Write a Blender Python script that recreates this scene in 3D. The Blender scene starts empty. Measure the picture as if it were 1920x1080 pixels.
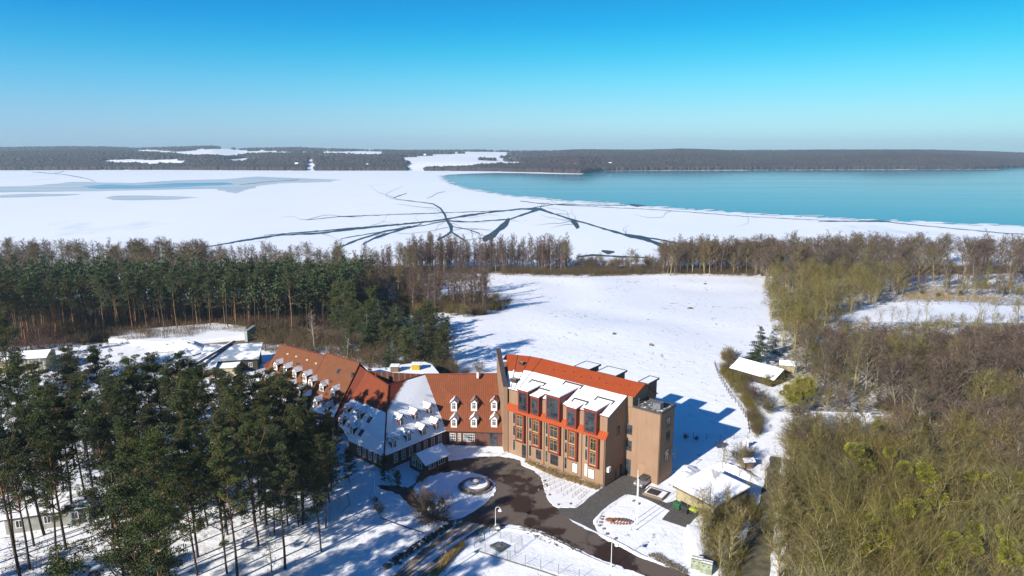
import bpy, bmesh, math, random
import numpy as np
from mathutils import Vector, Matrix
R = math.radians
SC = bpy.context.scene
COL = SC.collection

# ------------------------------------------------------------------ camera
CAMH, PITCH, FPX = 60.0, R(11.6), 1280.0
cam = bpy.data.cameras.new('camera')
cam.sensor_width = 36.0
cam.lens = 24.0
cam.clip_start = 0.5
cam.clip_end = 40000
co = bpy.data.objects.new('camera', cam)
COL.objects.link(co)
co.location = (0, 0, CAMH)
co.rotation_euler = (math.pi / 2 - PITCH, 0, 0)
SC.camera = co
SC.render.resolution_x, SC.render.resolution_y = 1024, 576

# ------------------------------------------------------------------ light
SUN_EL, SUN_AZ = R(25.3), R(223)          # azimuth measured clockwise from +Y
EXPOSURE = 0.68
SC.view_settings.view_transform = 'Standard'
SC.view_settings.look = 'None'
SC.view_settings.exposure = EXPOSURE
SC.view_settings.gamma = 1.0
SC.view_settings.use_curve_mapping = False
w = bpy.data.worlds.new('World')
SC.world = w
w.use_nodes = True
nt = w.node_tree
nt.nodes.clear()
sky = nt.nodes.new('ShaderNodeTexSky')
sky.sky_type = 'NISHITA'
sky.sun_disc = False
sky.sun_elevation = SUN_EL
sky.sun_rotation = SUN_AZ
sky.altitude = 100
sky.air_density = 1.0
sky.dust_density = 0.3
sky.ozone_density = 3.0
wtc = nt.nodes.new('ShaderNodeTexCoord')
wsep = nt.nodes.new('ShaderNodeSeparateXYZ')
nt.links.new(wtc.outputs['Generated'], wsep.inputs[0])
ramp = nt.nodes.new('ShaderNodeValToRGB')       # a clear winter sky: deeper blue with height
SKY_STOPS = [(0.0, (0.42, 0.67, 1.10)), (0.028, (0.44, 0.69, 1.00)), (0.05, (0.41, 0.70, 0.92)), (0.09, (0.26, 0.73, 0.88)),
             (0.13, (0.10, 0.70, 0.85)), (0.165, (0.035, 0.62, 0.86)), (0.26, (0.02, 0.46, 0.80)), (1.0, (0.03, 0.34, 0.72))]
for i, (p, c) in enumerate(SKY_STOPS):
    el = ramp.color_ramp.elements[i] if i < 2 else ramp.color_ramp.elements.new(p)
    el.position = p
    el.color = (*c, 1)
nt.links.new(wsep.outputs['Z'], ramp.inputs[0])
rx = nt.nodes.new('ShaderNodeValToRGB')         # a touch greener and brighter towards +X
rx.color_ramp.elements[0].position = 0.215
rx.color_ramp.elements[0].color = (1.0, 1.04, 1.2, 1)
e_ = rx.color_ramp.elements.new(0.5)
e_.color = (1, 1, 1, 1)
rx.color_ramp.elements[2].position = 0.785
rx.color_ramp.elements[2].color = (0.85, 0.92, 0.86, 1)
wm = nt.nodes.new('ShaderNodeMath')
wm.operation = 'MULTIPLY_ADD'
wm.inputs[1].default_value = 0.5
wm.inputs[2].default_value = 0.5
nt.links.new(wsep.outputs['X'], wm.inputs[0])
nt.links.new(wm.outputs[0], rx.inputs[0])
m1 = nt.nodes.new('ShaderNodeMix')
m1.data_type = 'RGBA'
m1.blend_type = 'MULTIPLY'
m1.inputs['Factor'].default_value = 1
m2 = nt.nodes.new('ShaderNodeMix')
m2.data_type = 'RGBA'
m2.blend_type = 'MULTIPLY'
m2.inputs['Factor'].default_value = 1
nt.links.new(sky.outputs[0], m1.inputs[6])
nt.links.new(ramp.outputs[0], m1.inputs[7])
nt.links.new(m1.outputs[2], m2.inputs[6])
nt.links.new(rx.outputs[0], m2.inputs[7])
bg = nt.nodes.new('ShaderNodeBackground')
bg.inputs['Strength'].default_value = 0.096
nt.links.new(m2.outputs[2], bg.inputs['Color'])
wo = nt.nodes.new('ShaderNodeOutputWorld')
nt.links.new(bg.outputs[0], wo.inputs['Surface'])

sl = bpy.data.lights.new('sun', 'SUN')
sl.energy = 5.0
sl.angle = R(0.5)
sl.color = (1.0, 0.93, 0.84)
so = bpy.data.objects.new('sun', sl)
COL.objects.link(so)
so.location = (-200, -200, 300)
SUN_FROM = Vector((math.sin(SUN_AZ) * math.cos(SUN_EL), math.cos(SUN_AZ) * math.cos(SUN_EL), math.sin(SUN_EL)))
so.rotation_euler = SUN_FROM.to_track_quat('Z', 'Y').to_euler()

# ------------------------------------------------------------------ pixel -> place
SP, CP = math.sin(PITCH), math.cos(PITCH)


def ray(px, py):
    u, v = (px - 960) / FPX, (py - 540) / FPX
    return (u, CP - SP * v, -(SP + CP * v))


def at(px, py, z=0.0):
    d = ray(px, py)
    t = (z - CAMH) / d[2]
    return (d[0] * t, d[1] * t, z)


def on_plane(px, py, p, n):
    d = Vector(ray(px, py))
    o = Vector((0, 0, CAMH))
    t = (Vector(p) - o).dot(n) / d.dot(n)
    return o + d * t


def pix(x, y, z):
    d = CAMH - z
    zc = y * CP + d * SP
    return 960 + FPX * x / zc, 540 + FPX * (-y * SP + d * CP) / zc


def z1(a, b): return (440 + a / 3.857, 620 + b / 3.857)
def z2(a, b): return (780 + a / 3.724, 640 + b / 3.724)
def z3(a, b): return (640 + a / 4.174, 840 + b / 4.174)
def z4(a, b): return (1000 + a / 4.154, 820 + b / 4.154)


# ------------------------------------------------------------------ tags and builders
def tag(o, label=None, cat=None, group=None, kind=None):
    if label: o['label'] = label
    if cat: o['category'] = cat
    if group: o['group'] = group
    if kind: o['kind'] = kind
    return o


def empty(name, loc=(0, 0, 0), rz=0.0, label=None, cat=None, group=None):
    o = bpy.data.objects.new(name, None)
    o.empty_display_size = 0.5
    COL.objects.link(o)
    o.location = loc
    o.rotation_euler = (0, 0, rz)
    return tag(o, label, cat, group)


def link_mesh(name, me, parent=None):
    o = bpy.data.objects.new(name, me)
    COL.objects.link(o)
    if parent is not None: o.parent = parent
    return o


class MB:
    def __init__(s):
        s.v = []; s.f = []; s.mi = []; s.uv = []

    def face(s, pts, m=0, uv=None):
        b = len(s.v)
        s.v += [tuple(p) for p in pts]
        s.f.append(list(range(b, b + len(pts))))
        s.mi.append(m)
        s.uv.append(uv or [(p[0], p[1]) for p in pts])

    def box(s, x0, x1, y0, y1, z0, z1, m=0):
        P = [(x0, y0, z0), (x1, y0, z0), (x1, y1, z0), (x0, y1, z0), (x0, y0, z1), (x1, y0, z1), (x1, y1, z1), (x0, y1, z1)]
        for q in ((0, 3, 2, 1), (4, 5, 6, 7), (0, 1, 5, 4), (1, 2, 6, 5), (2, 3, 7, 6), (3, 0, 4, 7)):
            pts = [P[i] for i in q]
            ax = 0 if (q in ((0, 1, 5, 4), (2, 3, 7, 6)) or q[0:2] in ((0, 3), (4, 5))) else 1
            s.face(pts, m, [(p[ax], p[2] if q not in ((0, 3, 2, 1), (4, 5, 6, 7)) else p[1]) for p in pts])
        return s

    def prism(s, poly, z0, z1, m=0, mt=None, bottom=True):
        n = len(poly)
        a = sum(poly[i][0] * poly[(i + 1) % n][1] - poly[(i + 1) % n][0] * poly[i][1] for i in range(n))
        if a < 0: poly = poly[::-1]
        d = 0
        for i in range(n):
            p, q = poly[i], poly[(i + 1) % n]
            L = math.hypot(q[0] - p[0], q[1] - p[1])
            s.face([(p[0], p[1], z0), (q[0], q[1], z0), (q[0], q[1], z1), (p[0], p[1], z1)], m, [(d, z0), (d + L, z0), (d + L, z1), (d, z1)])
            d += L
        s.face([(p[0], p[1], z1) for p in poly], m if mt is None else mt)
        if bottom: s.face([(p[0], p[1], z0) for p in poly[::-1]], m)
        return s

    def tube(s, a, b, r0, r1=None, n=8, m=0, caps=True):
        r1 = r0 if r1 is None else r1
        a, b = Vector(a), Vector(b)
        d = (b - a).normalized()
        u = d.orthogonal().normalized()
        v = d.cross(u)
        A = [a + (u * math.cos(t) + v * math.sin(t)) * r0 for t in [2 * math.pi * i / n for i in range(n)]]
        B = [b + (u * math.cos(t) + v * math.sin(t)) * r1 for t in [2 * math.pi * i / n for i in range(n)]]
        for i in range(n):
            j = (i + 1) % n
            s.face([A[i], A[j], B[j], B[i]], m)
        if caps:
            s.face(A[::-1], m); s.face(B, m)
        return s

    def slab(s, pts, th, m=0, mside=None, uv=None):
        """planar polygon (any tilt) given thickness downwards along its normal"""
        V = [Vector(p) for p in pts]
        n = (V[1] - V[0]).cross(V[2] - V[0]).normalized()
        if n.z < 0:
            V = V[::-1]; n = -n
            if uv: uv = uv[::-1]
        if uv is None:
            # u horizontal in the plane, v up the slope
            h = Vector((0, 0, 1)).cross(n)
            h = h.normalized() if h.length > 1e-4 else Vector((1, 0, 0))
            up = n.cross(h)
            zmin = min(V, key=lambda p: p.z)
            uv = [((p - zmin).dot(h), (p - zmin).dot(up)) for p in V]
        D = [p - n * th for p in V]
        s.face(V, m, uv)
        s.face(D[::-1], m if mside is None else mside)
        k = len(V)
        for i in range(k):
            j = (i + 1) % k
            s.face([V[j], V[i], D[i], D[j]], m if mside is None else mside)
        return s

    def build(s, name, mats, parent=None, smooth=False, M=None):
        me = bpy.data.meshes.new(name)
        v = s.v
        if M is not None: v = [tuple(M @ Vector(p)) for p in v]
        me.from_pydata(v, [], s.f)
        if not isinstance(mats, (list, tuple)): mats = [mats]
        for m in mats: me.materials.append(m)
        me.polygons.foreach_set('material_index', s.mi)
        ul = me.uv_layers.new(name='UVMap')
        flat = [c for f in s.uv for p in f for c in p]
        ul.data.foreach_set('uv', flat)
        if smooth: me.polygons.foreach_set('use_smooth', [True] * len(me.polygons))
        me.update()
        return link_mesh(name, me, parent)


# ------------------------------------------------------------------ materials
class N:
    """tiny node-graph helper"""
    def __init__(s, name):
        s.m = bpy.data.materials.new(name)
        s.m.use_nodes = True
        s.t = s.m.node_tree
        s.b = s.t.nodes['Principled BSDF']
        s.geo = None

    def n(s, typ, **k):
        x = s.t.nodes.new(typ)
        for a, b in k.items(): setattr(x, a, b)
        return x

    def l(s, a, b): s.t.links.new(a, b)

    def co(s, kind='pos', scale=None):
        if kind == 'pos': o = s.n('ShaderNodeNewGeometry').outputs['Position']
        elif kind == 'obj': o = s.n('ShaderNodeTexCoord').outputs['Object']
        else: o = s.n('ShaderNodeTexCoord').outputs['UV']
        if scale:
            mp = s.n('ShaderNodeMapping')
            mp.inputs['Scale'].default_value = scale
            s.l(o, mp.inputs['Vector'])
            o = mp.outputs[0]
        return o

    def noise(s, co, scale, detail=4, rough=0.55):
        x = s.n('ShaderNodeTexNoise')
        x.inputs['Scale'].default_value = scale
        x.inputs['Detail'].default_value = detail
        x.inputs['Roughness'].default_value = rough
        s.l(co, x.inputs['Vector'])
        return x.outputs['Fac']

    def rng(s, x, a, b, c=0.0, d=1.0):
        q = s.n('ShaderNodeMapRange')
        for i, v in enumerate((a, b, c, d)): q.inputs[i + 1].default_value = v
        s.l(x, q.inputs[0])
        return q.outputs[0]

    def math(s, op, a, b=None):
        q = s.n('ShaderNodeMath', operation=op)
        for i, v in enumerate((a, b)):
            if v is None: continue
            if isinstance(v, (int, float)): q.inputs[i].default_value = v
            else: s.l(v, q.inputs[i])
        return q.outputs[0]

    def mix(s, f, a, b, mode='MIX'):
        q = s.n('ShaderNodeMix', data_type='RGBA', blend_type=mode)
        if isinstance(f, (int, float)): q.inputs[0].default_value = f
        else: s.l(f, q.inputs[0])
        for i, v in ((6, a), (7, b)):
            if isinstance(v, tuple): q.inputs[i].default_value = (*v[:3], 1)
            else: s.l(v, q.inputs[i])
        return q.outputs[2]

    def bump(s, h, strength=0.3, dist=0.1):
        q = s.n('ShaderNodeBump')
        q.inputs['Strength'].default_value = strength
        q.inputs['Distance'].default_value = dist
        s.l(h, q.inputs['Height'])
        s.l(q.outputs[0], s.b.inputs['Normal'])

    def out(s, col, rough=0.7, spec=0.3):
        if isinstance(col, tuple): s.b.inputs['Base Color'].default_value = (*col[:3], 1)
        else: s.l(col, s.b.inputs['Base Color'])
        if isinstance(rough, (int, float)): s.b.inputs['Roughness'].default_value = rough
        else: s.l(rough, s.b.inputs['Roughness'])
        s.b.inputs['Specular IOR Level'].default_value = spec
        return s.m


ALB = 0.80


def dim(c): return c if c is None or max(c) > .62 else tuple(x * ALB for x in c)


def mat(name, a, b=None, scale=1.0, rough=0.7, bump=0.0, bscale=None, co='obj', spec=0.3, metal=0.0, rnd=0.0, lo=0.35, hi=0.65, bdist=0.05):
    g = N(name)
    a, b = dim(a), dim(b)
    c = g.co(co)
    col = a
    if b is not None: col = g.mix(g.rng(g.noise(c, scale), lo, hi), a, b)
    if rnd:
        oi = g.n('ShaderNodeObjectInfo')
        hs = g.n('ShaderNodeHueSaturation')
        g.l(g.rng(oi.outputs['Random'], 0, 1, 1 - rnd, 1 + rnd), hs.inputs['Value'])
        r2 = g.math('FRACT', g.math('MULTIPLY', oi.outputs['Random'], 7.13))
        g.l(g.rng(r2, 0, 1, 0.5 - rnd * 0.05, 0.5 + rnd * 0.05), hs.inputs['Hue'])
        r3 = g.math('FRACT', g.math('MULTIPLY', oi.outputs['Random'], 13.7))
        g.l(g.rng(r3, 0, 1, 1 - rnd * 0.5, 1 + rnd * 0.35), hs.inputs['Saturation'])
        if isinstance(col, tuple): hs.inputs['Color'].default_value = (*col, 1)
        else: g.l(col, hs.inputs['Color'])
        col = hs.outputs[0]
    if bump: g.bump(g.noise(c, bscale or scale * 4), bump, bdist)
    g.b.inputs['Metallic'].default_value = metal
    return g.out(col, rough, spec)


def snow_ground_mat():
    g = N('snowy_ground')
    p = g.co('pos')
    at_ = g.n('ShaderNodeAttribute', attribute_name='litter')
    lit = at_.outputs['Fac']
    big = g.noise(p, 0.03, 3)
    fine = g.noise(p, 0.9, 6, 0.7)
    # last year's stalks and clods poking through in loose drifts
    ps = g.co('pos', (1.0, 0.55, 1.0))
    tuft = g.noise(ps, 0.55, 8, 0.78)
    patch = g.noise(p, 0.045, 4, 0.6)
    thr = g.math('ADD', tuft, g.math('MULTIPLY', g.math('SUBTRACT', patch, 0.5), 0.35))
    speck = g.rng(thr, 0.595, 0.66)
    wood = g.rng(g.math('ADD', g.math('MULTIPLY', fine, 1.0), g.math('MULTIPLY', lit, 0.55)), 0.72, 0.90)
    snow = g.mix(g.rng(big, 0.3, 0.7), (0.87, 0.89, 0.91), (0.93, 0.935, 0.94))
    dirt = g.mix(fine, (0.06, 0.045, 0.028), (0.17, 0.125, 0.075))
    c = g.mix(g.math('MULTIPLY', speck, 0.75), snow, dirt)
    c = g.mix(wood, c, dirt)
    h = g.math('ADD', g.noise(p, 0.35, 6, 0.6), g.math('MULTIPLY', g.noise(p, 2.2, 4), 0.3))
    g.bump(h, 0.35, 0.6)
    return g.out(c, 0.55, 0.25)


def roof_mat(name, tile, tile2, snow_top=None, soft=1.2, rows=True, wob=2.0, xcut=None, cols=0.36, cover=1.0):
    """clay tiles in courses; snow lies from the eave up to snow_top metres along the slope"""
    g = N(name)
    tile, tile2 = dim(tile), dim(tile2)
    uv = g.co('uv')
    sep = g.n('ShaderNodeSeparateXYZ')
    g.l(uv, sep.inputs[0])
    U, V = sep.outputs[0], sep.outputs[1]
    nz = g.noise(uv, 0.7, 5, 0.6)
    nf = g.noise(uv, 5.0, 4, 0.6)
    cu = g.math('SINE', g.math('MULTIPLY', U, 2 * math.pi / cols))
    cv = g.math('FRACT', g.math('MULTIPLY', V, 1 / 0.42))
    base = g.mix(g.rng(nz, 0.3, 0.7), tile, tile2)
    base = g.mix(g.math('MULTIPLY', g.rng(nf, 0.45, 0.75), 0.35), base, tuple(c * 0.45 for c in tile))
    base = g.mix(g.rng(cu, -1.0, -0.35, 0.55, 0.0), base, tuple(c * 0.35 for c in tile))
    if rows: base = g.mix(g.rng(cv, 0.0, 0.22, 0.45, 0.0), base, tuple(c * 0.35 for c in tile))
    col = base
    if snow_top is not None:
        f = g.math('SUBTRACT', snow_top, V)
        f = g.math('ADD', f, g.math('MULTIPLY', g.math('SUBTRACT', nz, 0.5), wob))
        if xcut is not None:
            f = g.math('ADD', f, g.math('MULTIPLY', g.math('SUBTRACT', U, xcut[0]), xcut[1]))
        k = g.rng(f, 0.0, soft)
        # tile rows show through where the snow thins
        k2 = g.math('MULTIPLY', k, g.rng(g.math('ADD', cv, g.math('MULTIPLY', nf, 0.8)), 0.3, 0.62, 1 - 0.55 * cover if rows else 1, 1))
        k2 = g.math('MULTIPLY', k2, g.rng(g.noise(uv, 2.3, 5, 0.7), 0.30, 0.42, 0.75, 1))
        col = g.mix(k2, base, (0.90, 0.91, 0.92))
    g.bump(g.math('ADD', g.math('MULTIPLY', cu, 0.5), g.math('MULTIPLY', cv, 0.6)), 0.5, 0.05)
    return g.out(col, 0.75, 0.2)


def brick_mat(name, a, b, mortar):
    g = N(name)
    a, b, mortar = dim(a), dim(b), dim(mortar)
    uv = g.co('uv')
    br = g.n('ShaderNodeTexBrick')
    br.inputs['Color1'].default_value = (*a, 1)
    br.inputs['Color2'].default_value = (*b, 1)
    br.inputs['Mortar'].default_value = (*mortar, 1)
    br.inputs['Scale'].default_value = 1.0
    br.inputs['Mortar Size'].default_value = 0.012
    br.inputs['Brick Width'].default_value = 0.25
    br.inputs['Row Height'].default_value = 0.08
    g.l(uv, br.inputs['Vector'])
    c = g.mix(g.rng(g.noise(uv, 0.8, 5), 0.3, 0.7, 0.0, 0.45), br.outputs['Color'], tuple(x * 0.5 for x in a))
    return g.out(c, 0.85, 0.2)


def asphalt_mat():
    g = N('wet_asphalt')
    p = g.co('pos')
    a = g.noise(p, 0.16, 6, 0.62)
    d = g.noise(p, 6.0, 4, 0.7)
    wet = g.rng(a, 0.47, 0.53)
    dry = g.mix(d, (0.095, 0.075, 0.06), (0.155, 0.12, 0.095))
    wt = g.mix(d, (0.028, 0.016, 0.012), (0.05, 0.029, 0.022))
    c = g.mix(wet, dry, wt)
    c = g.mix(g.rng(g.noise(p, 0.8, 6, 0.75), 0.64, 0.72, 0, 0.5), c, (0.2, 0.17, 0.14))
    g.bump(d, 0.2, 0.02)
    return g.out(c, g.rng(wet, 0, 1, 0.9, 0.55), 0.3)


def cobble_mat():
    g = N('concrete_paving')
    p = g.co('pos')
    mp = g.n('ShaderNodeMapping')
    mp.inputs['Rotation'].default_value = (0, 0, R(40))
    g.l(p, mp.inputs['Vector'])
    br = g.n('ShaderNodeTexBrick')
    br.inputs['Color1'].default_value = (0.105, 0.098, 0.088, 1)
    br.inputs['Color2'].default_value = (0.15, 0.14, 0.125, 1)
    br.inputs['Mortar'].default_value = (0.055, 0.05, 0.045, 1)
    br.inputs['Scale'].default_value = 1.0
    br.inputs['Mortar Size'].default_value = 0.03
    br.inputs['Brick Width'].default_value = 0.5
    br.inputs['Row Height'].default_value = 0.32
    g.l(mp.outputs[0], br.inputs['Vector'])
    c = g.mix(g.rng(g.noise(p, 0.5, 6, 0.7), 0.4, 0.65, 0, 0.5), br.outputs['Color'], (0.08, 0.075, 0.07))
    g.bump(br.outputs['Fac'], 0.3, -0.02)
    return g.out(c, 0.85, 0.25)


def gravel_mat():
    g = N('snowy_gravel_track')
    p = g.co('pos')
    mp = g.n('ShaderNodeMapping')
    mp.inputs['Rotation'].default_value = (0, 0, R(-55))
    g.l(p, mp.inputs['Vector'])
    m2_ = g.n('ShaderNodeMapping')
    m2_.inputs['Scale'].default_value = (0.07, 1.3, 1.0)
    g.l(mp.outputs[0], m2_.inputs['Vector'])
    st = g.noise(m2_.outputs[0], 1.1, 6, 0.65)
    f = g.noise(p, 1.4, 6, 0.7)
    c = g.mix(f, (0.10, 0.08, 0.055), (0.24, 0.19, 0.14))
    c = g.mix(g.rng(st, 0.50, 0.57), c, (0.8, 0.8, 0.82))
    c = g.mix(g.rng(f, 0.62, 0.68, 0, 0.8), c, (0.8, 0.8, 0.82))
    g.bump(f, 0.3, 0.05)
    return g.out(c, 0.85, 0.2)


def ice_snow_mat():
    g = N('snow_on_lake_ice')
    p = g.co('pos', (1.0, 0.45, 1.0))
    a = g.noise(p, 0.006, 6, 0.6)
    b = g.noise(p, 0.03, 5, 0.65)
    c = g.mix(g.rng(a, 0.35, 0.7), (0.86, 0.89, 0.92), (0.93, 0.94, 0.95))
    c = g.mix(g.rng(g.math('ADD', a, g.math('MULTIPLY', b, 0.35)), 0.78, 0.86, 0, 0.45), c, (0.50, 0.60, 0.68))
    g.bump(b, 0.1, 0.5)
    return g.out(c, 0.5, 0.3)


def water_mat(name, col, col2, rough=0.12, b=0.15, spec=0.5, sx=0.2):
    g = N(name)
    p = g.co('pos', (sx, 1.0, 1.0))
    a = g.noise(p, 0.02, 5, 0.6)
    r = g.noise(g.co('pos'), 0.5, 3, 0.6)
    c = g.mix(g.rng(a, 0.3, 0.7), col, col2)
    g.bump(g.math('ADD', r, g.math('MULTIPLY', a, 0.3)), b, 0.5)
    return g.out(c, g.rng(a, 0.35, 0.75, rough * 0.7, rough * 1.5), spec)


M = {}
M['ground'] = snow_ground_mat()
M['ice'] = ice_snow_mat()
M['water'] = water_mat('open_lake_water', (0.001, 0.10, 0.17), (0.004, 0.22, 0.31), 0.10, 0.03, 0.2, 0.08)
M['water'].node_tree.nodes['Principled BSDF'].inputs['IOR'].default_value = 1.18
M['crack'] = water_mat('dark_refrozen_water', (0.030, 0.048, 0.058), (0.055, 0.08, 0.092), 0.5, 0.05, 0.12)
M['greyice'] = water_mat('bare_grey_ice', (0.38, 0.48, 0.53), (0.56, 0.63, 0.66), 0.6, 0.03, 0.1, 0.1)
M['blueice'] = water_mat('bare_blue_ice', (0.08, 0.34, 0.50), (0.22, 0.45, 0.56), 0.5, 0.03, 0.15, 0.1)
M['asphalt'] = asphalt_mat()
M['cobble'] = cobble_mat()
M['gravel'] = gravel_mat()
M['bed'] = mat('snow_over_bed', (0.82, 0.82, 0.82), (0.30, 0.22, 0.15), 2.2, 0.7, 0.5, 2.0, 'pos', lo=0.60, hi=0.72)
M['snow'] = mat('snow', (0.92, 0.925, 0.93), (0.87, 0.88, 0.90), 1.5, 0.5, 0.25, 3.0)
M['path'] = mat('mossy_path', (0.10, 0.09, 0.05), (0.19, 0.17, 0.11), 0.8, 0.9, 0.4, 3.0, 'pos')

# ------------------------------------------------------------------ terrain
def sstep(x, a, b):
    t = np.clip((x - a) / (b - a), 0, 1)
    return t * t * (3 - 2 * t)


SHORE_PX = [(-900, 322), (-300, 320), (0, 319.5), (300, 318.5), (560, 320), (760, 320), (900, 321), (1000, 323), (1088, 325.5), (1108, 322.5), (1125, 320.5), (1250, 319), (1500, 317.5), (1800, 317), (1860, 316), (1930, 312), (2300, 309), (2900, 309)]
_sa = []; _sy = []
for px_, py_ in SHORE_PX:
    q = at(px_, py_, -12.0)
    _sa.append(q[0] / q[1]); _sy.append(q[1])
RIDGE_PX = [(-900, 275), (0, 275), (120, 273.5), (210, 274), (250, 276), (400, 272.5), (450, 277), (560, 275), (620, 277.5), (760, 280), (900, 279.5), (960, 281), (1040, 281), (1100, 279.5), (1200, 280), (1275, 278.2), (1370, 280.5), (1560, 279.5), (1740, 280), (1850, 283), (1930, 286), (2300, 288), (2900, 288)]
_ra = [(p - 960) / FPX / 1.017 for p, _ in RIDGE_PX]
_rs = [math.tan(math.atan((277.2 - q) / FPX)) * 1.03 for _, q in RIDGE_PX]


def vnoise(x, y, seed=0):
    """cheap smooth value noise in numpy"""
    xi = np.floor(x).astype(int); yi = np.floor(y).astype(int)
    xf = x - xi; yf = y - yi
    xf = xf * xf * (3 - 2 * xf); yf = yf * yf * (3 - 2 * yf)
    def h(i, j):
        n = (i * 374761393 + j * 668265263 + seed * 1442695) & 0x7fffffff
        n = ((n ^ (n >> 13)) * 1274126177) & 0x7fffffff
        return ((n ^ (n >> 16)) & 0xffff) / 65535.0
    return (h(xi, yi) * (1 - xf) + h(xi + 1, yi) * xf) * (1 - yf) + (h(xi, yi + 1) * (1 - xf) + h(xi + 1, yi + 1) * xf) * yf


def height(x, y):
    x = np.asarray(x, float); y = np.asarray(y, float)
    near = -9.0 * sstep(y, 165, 385) - 6.0 * sstep(y, 395, 440)
    near = near + (vnoise(x / 23, y / 23, 3) - .5) * 1.2 * sstep(y, 160, 230) * (1 - sstep(y, 380, 420))
    a = x / np.maximum(y, 1.0)
    sh = np.interp(a, _sa, _sy)
    rs = np.interp(a, _ra, _rs)
    d = y - sh
    ridge_y = 4300.0
    top = 60 + rs * ridge_y - 15          # tree tops reach the skyline
    k = np.clip(d / (ridge_y - sh), 0, 1.0)
    far = -14 + 3.5 * sstep(d, -20, 25) + (top + 12) * (0.30 * sstep(k, 0.0, 0.16) + 0.70 * k ** 1.15)
    far = far + (vnoise(a * 11, y / 600, 5) - .5) * 20 * sstep(k, 0.03, 0.2) * (1 - sstep(k, 0.8, 1.0))
    far = np.where(y > ridge_y, top - (y - ridge_y) * 0.006, far)
    return np.where(y < 1200, near, far)


def hz(x, y): return float(height(x, y))


def gat(px, py, dz=0.0):
    """where the sight line through a pixel meets the terrain"""
    d = ray(px, py)
    t0, t = 40.0, 40.0
    while t < 5000:
        x, y, z = d[0] * t, d[1] * t, CAMH + d[2] * t
        if z < hz(x, y): break
        t0 = t
        t += 2.0 if t < 600 else 25.0
    for _ in range(18):
        m = (t0 + t) / 2
        if CAMH + d[2] * m < hz(d[0] * m, d[1] * m): t = m
        else: t0 = m
    x, y = d[0] * t, d[1] * t
    return (x, y, hz(x, y) + dz)


def in_poly(x, y, poly):
    c = False
    n = len(poly)
    j = n - 1
    for i in range(n):
        if (poly[i][1] > y) != (poly[j][1] > y) and x < (poly[j][0] - poly[i][0]) * (y - poly[i][1]) / (poly[j][1] - poly[i][1]) + poly[i][0]: c = not c
        j = i
    return c


LEFT_WOOD = [at(*p)[:2] for p in [(-160, 1090), (-160, 720), (120, 690), (300, 660), (470, 700), (640, 860), (640, 950), (560, 1090)]]
RIGHT_WOOD = [(34, 60), (45, 110), (52, 128), (50, 150), (60, 175), (85, 230), (118, 330), (420, 360), (300, 60)]


CLEARING = [gat(*p)[:2] for p in ((1530, 596), (1590, 575), (1700, 568), (2100, 576), (2100, 606), (1750, 604), (1620, 600))]


def build_ground():
    ys = np.concatenate([np.arange(-150, 50, 20), np.arange(50, 180, 2.5), np.arange(180, 450, 6), np.arange(450, 1700, 125), np.arange(1700, 3200, 18), np.arange(3200, 4500, 45), np.array([4600, 5000, 6000])])
    nx = 321
    t = np.linspace(-1, 1, nx)
    t = np.sign(t) * np.abs(t) ** 1.25
    wd = np.maximum(330, 1.15 * ys)
    X = t[None, :] * wd[:, None]
    Y = np.repeat(ys[:, None], nx, 1).astype(float)
    Z = height(X, Y)
    v = np.stack([X, Y, Z], -1).reshape(-1, 3)
    ny = len(ys)
    i = (np.arange(ny - 1)[:, None] * nx + np.arange(nx - 1)[None, :]).reshape(-1)
    f = np.stack([i, i + 1, i + nx + 1, i + nx], -1)
    me = bpy.data.meshes.new('ground')
    me.from_pydata(v.tolist(), [], f.tolist())
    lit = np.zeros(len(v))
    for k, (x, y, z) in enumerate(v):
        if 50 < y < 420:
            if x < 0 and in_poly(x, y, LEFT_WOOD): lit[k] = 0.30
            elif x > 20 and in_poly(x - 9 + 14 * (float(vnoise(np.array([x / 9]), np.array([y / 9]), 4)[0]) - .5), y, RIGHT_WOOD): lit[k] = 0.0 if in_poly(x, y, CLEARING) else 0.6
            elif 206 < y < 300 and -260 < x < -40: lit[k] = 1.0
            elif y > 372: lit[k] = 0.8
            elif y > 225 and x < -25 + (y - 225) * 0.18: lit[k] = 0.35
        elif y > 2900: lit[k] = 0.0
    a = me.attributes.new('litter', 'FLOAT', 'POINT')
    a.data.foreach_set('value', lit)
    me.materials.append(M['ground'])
    me.polygons.foreach_set('use_smooth', [True] * len(me.polygons))
    o = link_mesh('ground', me)
    tag(o, 'snow covered ground and fields running to the far hills', 'ground', kind='structure')


build_ground()

LAKE_Z = -12.0
mb = MB()
mb.face([(-3400, 380, LAKE_Z), (3400, 380, LAKE_Z), (3400, 3300, LAKE_Z), (-3400, 3300, LAKE_Z)])
tag(mb.build('lake_ice', M['ice']), 'wide snow covered sheet of lake ice', 'lake ice', kind='structure')


def jitter_poly(pts, step, amp, rnd):
    out = []
    n = len(pts)
    for i in range(n):
        a, b = pts[i], pts[(i + 1) % n]
        L = math.hypot(b[0] - a[0], b[1] - a[1])
        k = max(1, int(L / step))
        for j in range(k):
            t = j / k
            out.append((a[0] + (b[0] - a[0]) * t + (rnd.uniform(-amp, amp) if j else 0), a[1] + (b[1] - a[1]) * t + (rnd.uniform(-amp, amp) if j else 0)))
    return out


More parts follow.
